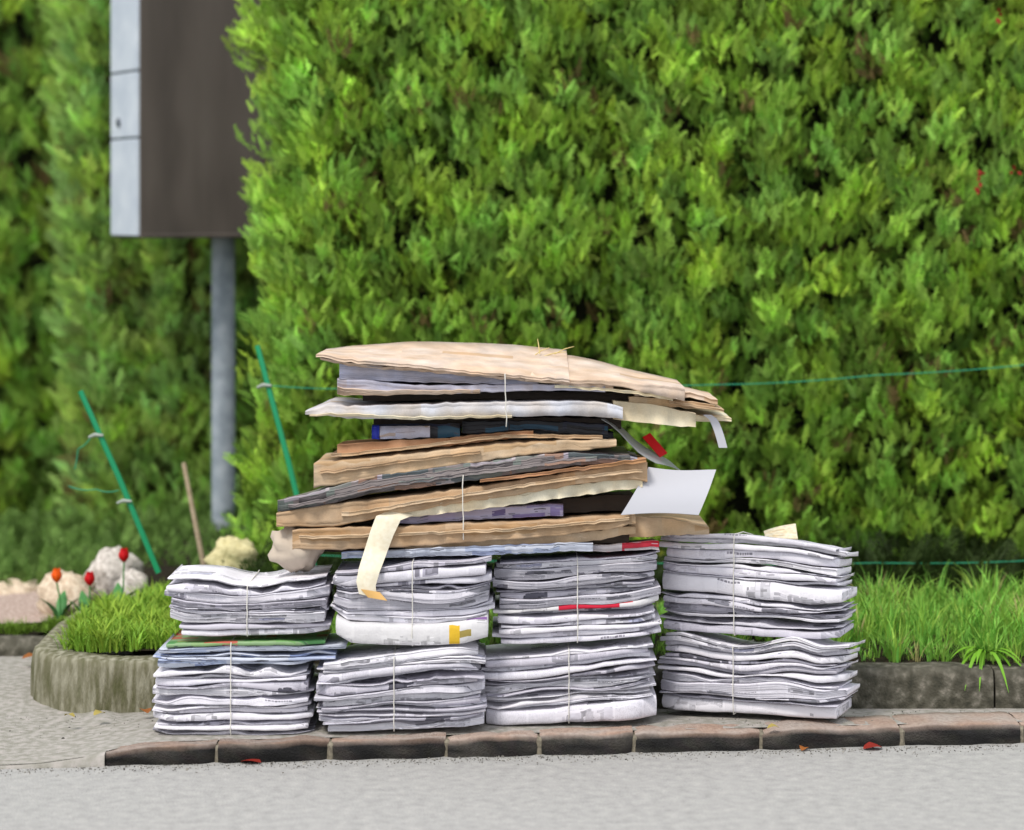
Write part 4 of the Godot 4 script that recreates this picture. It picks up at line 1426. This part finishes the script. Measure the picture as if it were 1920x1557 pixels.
func build_garden() -> void:
	stake("green stake at the left leaning over the rocks and grass", at(150, 733, -1.0), at(290, 1058, -1.0), [0.74, 0.36])
	var s2 := at(482, 648, -1.12)
	var f2 := at(592, 1075, -1.05)
	stake("green stake leaning behind the left end of the cardboard piles", s2, f2, [0.82])
	wire("upper green wire strand stretched before the hedge to the right", [at(490, 722, -1.1), at(700, 728, -1.12), at(1330, 722, -1.14), at(1640, 704, -1.16), at(2000, 676, -1.18)])
	wire("lower green wire strand just above the tall grass at right", [at(560, 1040, -1.05), at(1200, 1056, -1.1), at(1640, 1056, -1.1), at(2000, 1048, -1.12)])
	wire("short slack green wire hanging left of the leaning stake", [at(172, 818, -0.99), at(146, 842, -1.0), at(140, 880, -1.0)])
	wire("short green wire running left from the middle of the left stake", [at(128, 912, -1.02), at(180, 918, -1.0), at(222, 920, -0.99)])
	var st := mb()
	tube(st, [at(344, 868, -1.6), at(362, 960, -1.6), at(386, 1080, -1.6)], [0.007, 0.008, 0.009], 8)
	tag(obj("wooden_stick", done(st), M.stick), "thin pale wooden stick leaning before the grey post", "stick")
	# rocks
	rock("pale yellow angular stone at the foot of the grey post", "rock", at(436, 1048, -1.25), Vector3(0.072, 0.058, 0.06), M.yellow_rock, 3)
	rock("largest whitish rock, behind the red tulips at left", "rock", at(212, 1085, -1.45), Vector3(0.085, 0.085, 0.09), M.rock, 12)
	rock("warm cream rock between the orange and the red tulip", "rock", at(125, 1120, -1.3), Vector3(0.085, 0.075, 0.08), M.warm_rock, 25)
	rock("small pale rock under the left stake's foot by the largest rock", "rock", at(250, 1105, -1.25), Vector3(0.05, 0.05, 0.05), M.rock, 31)
	rock("flat pale rock at the left edge of the picture behind the gravel", "rock", at(30, 1118, -1.75), Vector3(0.09, 0.05, 0.08), M.warm_rock, 44)
	# tulips
	tulip("orange red tulip, leftmost, before the cream rock", at(112, 1165, -1.08), at(106, 1092, -1.08), M.petal_orange, 1)
	tulip("dark red tulip between the cream rock and the white rock", at(160, 1165, -1.05), at(168, 1098, -1.05), M.petal_red, 2)
	tulip("red tulip against the top of the largest white rock", at(222, 1150, -1.05), at(232, 1054, -1.05), M.petal_red, 3)
	# grass
	rng.seed = 1234
	var tall := [tuft(1, 9, 0.2, 0.03, 0.55, 0.0032), tuft(2, 9, 0.18, 0.03, 0.7, 0.0036)]
	var short := [tuft(3, 11, 0.075, 0.03, 0.6, 0.0028), tuft(4, 11, 0.06, 0.03, 0.8, 0.0028)]
	var pl := [[], [], [], []]
	var co := [PackedColorArray(), PackedColorArray(), PackedColorArray(), PackedColorArray()]
	for i in 3600:
		var x := rng.randf_range(-0.75, 2.3)
		var z := rng.randf_range(-1.0, -0.33)
		var k := rng.randi() % 2
		var s := rng.randf_range(0.3, 0.8) * (1.0 + 0.8 * coarse.get_noise_2d(x * 70.0, z * 40.0))
		s *= 0.8
		if x < 0.58:
			s *= 0.5
		pl[k].append(Transform3D(Basis(Vector3.UP, rng.randf() * TAU).scaled(Vector3(s, s, s)), Vector3(x, bed_y(x, z) - 0.004, z)))
		var v := rng.randf_range(0.75, 1.3)
		if rng.randf() < 0.07:
			co[k].append(Color(0.36 * v, 0.33 * v, 0.13 * v))
			continue
		co[k].append(Color(0.24 * v * rng.randf_range(0.75, 1.3), 0.47 * v, 0.07 * v))
	for i in 3000:
		var x := rng.randf_range(-1.2, -0.55)
		var z := rng.randf_range(-1.2, -0.29)
		if Vector2(x + 1.0, z + 0.475).length() > 0.2 and x < -1.0 and z > -0.475:
			continue
		if x < -1.19 or (x < -1.08 and z < -1.0):
			continue
		var k := 2 + rng.randi() % 2
		var patch := coarse.get_noise_2d(x * 110.0, z * 110.0)
		if patch < -0.22 and rng.randf() < 0.8:
			continue
		var s := rng.randf_range(0.35, 0.95) * (1.0 + 0.7 * patch)
		pl[k].append(Transform3D(Basis(Vector3.UP, rng.randf() * TAU).scaled(Vector3(s, s, s)), Vector3(x, bed_y(x, z) - 0.003, z)))
		var v := rng.randf_range(0.8, 1.2)
		co[k].append(Color(0.25 * v * rng.randf_range(0.85, 1.2), 0.42 * v, 0.045 * v))
	for i in 260:
		var x := rng.randf_range(-2.3, -1.3)
		var z := rng.randf_range(-1.12, -1.03)
		var k := 2 + rng.randi() % 2
		var s := rng.randf_range(0.35, 0.7)
		pl[k].append(Transform3D(Basis(Vector3.UP, rng.randf() * TAU).scaled(Vector3(s, s, s)), Vector3(x, bed_y(x, z), z)))
		var v := rng.randf_range(0.7, 1.1)
		co[k].append(Color(0.16 * v, 0.28 * v, 0.03 * v))
	var names := ["tall_grass", "tall_grass", "lawn", "lawn"]
	var about := ["tall bright green grass growing along the hedge foot", "tall bright green grass growing along the hedge foot", "short light green grass on the rounded bed corner", "short light green grass on the rounded bed corner"]
	for k in 4:
		var o := copies(names[k], [tall[0], tall[1], short[0], short[1]][k], M.leaf, pl[k], co[k], self)
		tag(o, about[k], "grass", "grass of the planting bed")
	var cover := []  # fronds added in dark colours to paint the shade under the hedges
	var cover_c := PackedColorArray()
	for i in 3200:
		var x := rng.randf_range(-3.2, -0.85)
		var z := rng.randf_range(-3.3, -1.75)
		var d := Vector3(rng.randf_range(-0.7, 0.7), rng.randf_range(0.4, 1.0), rng.randf_range(-0.2, 0.8))
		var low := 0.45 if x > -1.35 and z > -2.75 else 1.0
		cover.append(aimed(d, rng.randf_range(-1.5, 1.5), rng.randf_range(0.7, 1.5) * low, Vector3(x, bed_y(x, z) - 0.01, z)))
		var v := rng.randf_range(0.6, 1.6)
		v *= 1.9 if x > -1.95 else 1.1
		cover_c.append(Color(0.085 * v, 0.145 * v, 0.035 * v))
	for i in 1500:
		var x := rng.randf_range(-0.8, 2.2)
		var z := rng.randf_range(-1.75, -1.12)
		var d := Vector3(rng.randf_range(-0.7, 0.7), rng.randf_range(0.4, 1.0), rng.randf_range(-0.2, 0.8))
		cover.append(aimed(d, rng.randf_range(-1.5, 1.5), rng.randf_range(0.7, 1.5), Vector3(x, bed_y(x, z) - 0.01 + rng.randf_range(0.0, 0.06), z)))
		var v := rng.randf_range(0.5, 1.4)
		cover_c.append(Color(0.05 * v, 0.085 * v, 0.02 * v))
	tag(copies("shade_fronds", frond(88), M.leaf, cover, cover_c, self), "low fronds added and coloured dark to stand for the shade under the hedges", "shade fronds")
	# a clump of broader blades hanging over the kerb at the right
	var clump := thing("grass_clump", "light green broad bladed clump hanging over the kerb at right", "plant", Vector3(1.23, 0.14, -0.33))
	rng.seed = 21
	for k in 12:
		st = mb()
		var rows := []
		var uvs := []
		var a := rng.randf_range(0.4, 2.7)
		var dir := Vector3(cos(a), 0, sin(a))
		var side := dir.cross(Vector3.UP)
		var l := rng.randf_range(0.08, 0.15)
		for i in 8:
			var f := i / 7.0
			var w := 0.0055 * sin(PI * clampf(f * 0.9 + 0.08, 0, 1))
			var p := dir * l * f + Vector3.UP * (0.10 * f - 0.17 * f * f * (1.0 if k % 3 else 0.6))
			rows.append([p - side * w, p + Vector3.UP * -0.001, p + side * w])
			uvs.append([Vector2(0, f), Vector2(0.5, f), Vector2(1, f)])
		sheet_grid(st, rows, uvs)
		obj("blade", done(st), M.blade, clump)
	# grit swept along the foot of the kerb
	var pebble := SphereMesh.new()
	pebble.radius = 0.0025
	pebble.height = 0.004
	pebble.radial_segments = 7
	pebble.rings = 3
	var grit := []
	var grit_c := PackedColorArray()
	for i in 2600:
		var x := rng.randf_range(-1.6, 1.7)
		var off := absf(rng.randfn(0.0, 0.035))
		var z := kerb_front_z(x) + 0.004 + off
		var y := 0.001
		if i % 4 == 0:
			x = rng.randf_range(-1.5, 1.6)
			z = rng.randf_range(-0.19, 0.1)
			y = pavement_y(x, z) + 0.001
			if z > kerb_front_z(x) - 0.06:
				continue
		var k := rng.randf_range(0.2, 0.75) * (1.0 + 0.8 * float(rng.randf() < 0.06))
		grit.append(Transform3D(Basis.from_euler(Vector3(rng.randf(), rng.randf() * 6.0, rng.randf())).scaled(Vector3(k * rng.randf_range(0.7, 1.5), k, k)), Vector3(x, y, z)))
		var v := rng.randf_range(0.06, 0.3)
		grit_c.append(Color(v * 1.05, v, v * 0.9))
	tag(copies("grit", pebble, M.grit, grit, grit_c, self), "fine grit and dirt swept along the foot of the stone kerb", "grit")
	# fallen leaves
	fallen_leaf("dark red leaf on the road against the kerb at right", on_level(1637, 1406, 0.0), 0.05, 0.3, M.dead_red)
	fallen_leaf("reddish brown leaf against the kerb front, under the right bundles", on_level(1508, 1408, 0.0), 0.03, 1.1, M.dead_brown)
	fallen_leaf("red brown leaf on the road beside the left kerb stones", on_level(470, 1432, 0.0), 0.05, -0.2, M.dead_red)
	fallen_leaf("orange brown leaf on the pavement left of the rounded kerb", on_level(58, 1236, 0.046), 0.05, 0.5, M.dead_brown)
	fallen_leaf("yellowish leaf on the pavement before the rounded kerb", on_level(186, 1342, 0.046), 0.035, 0.9, M.dead_yellow)
	fallen_leaf("brown leaf close to the foot of the lower left bundle", on_level(272, 1337, 0.046), 0.04, 2.0, M.dead_brown)
	fallen_leaf("small yellow leaf between the rounded kerb and the low stones", on_level(130, 1346, 0.046), 0.03, 2.6, M.dead_yellow)
	fallen_leaf("dull yellow leaf lying on the stone kerb under the right bundle", on_level(1450, 1368, 0.05), 0.03, 0.2, M.dead_yellow)
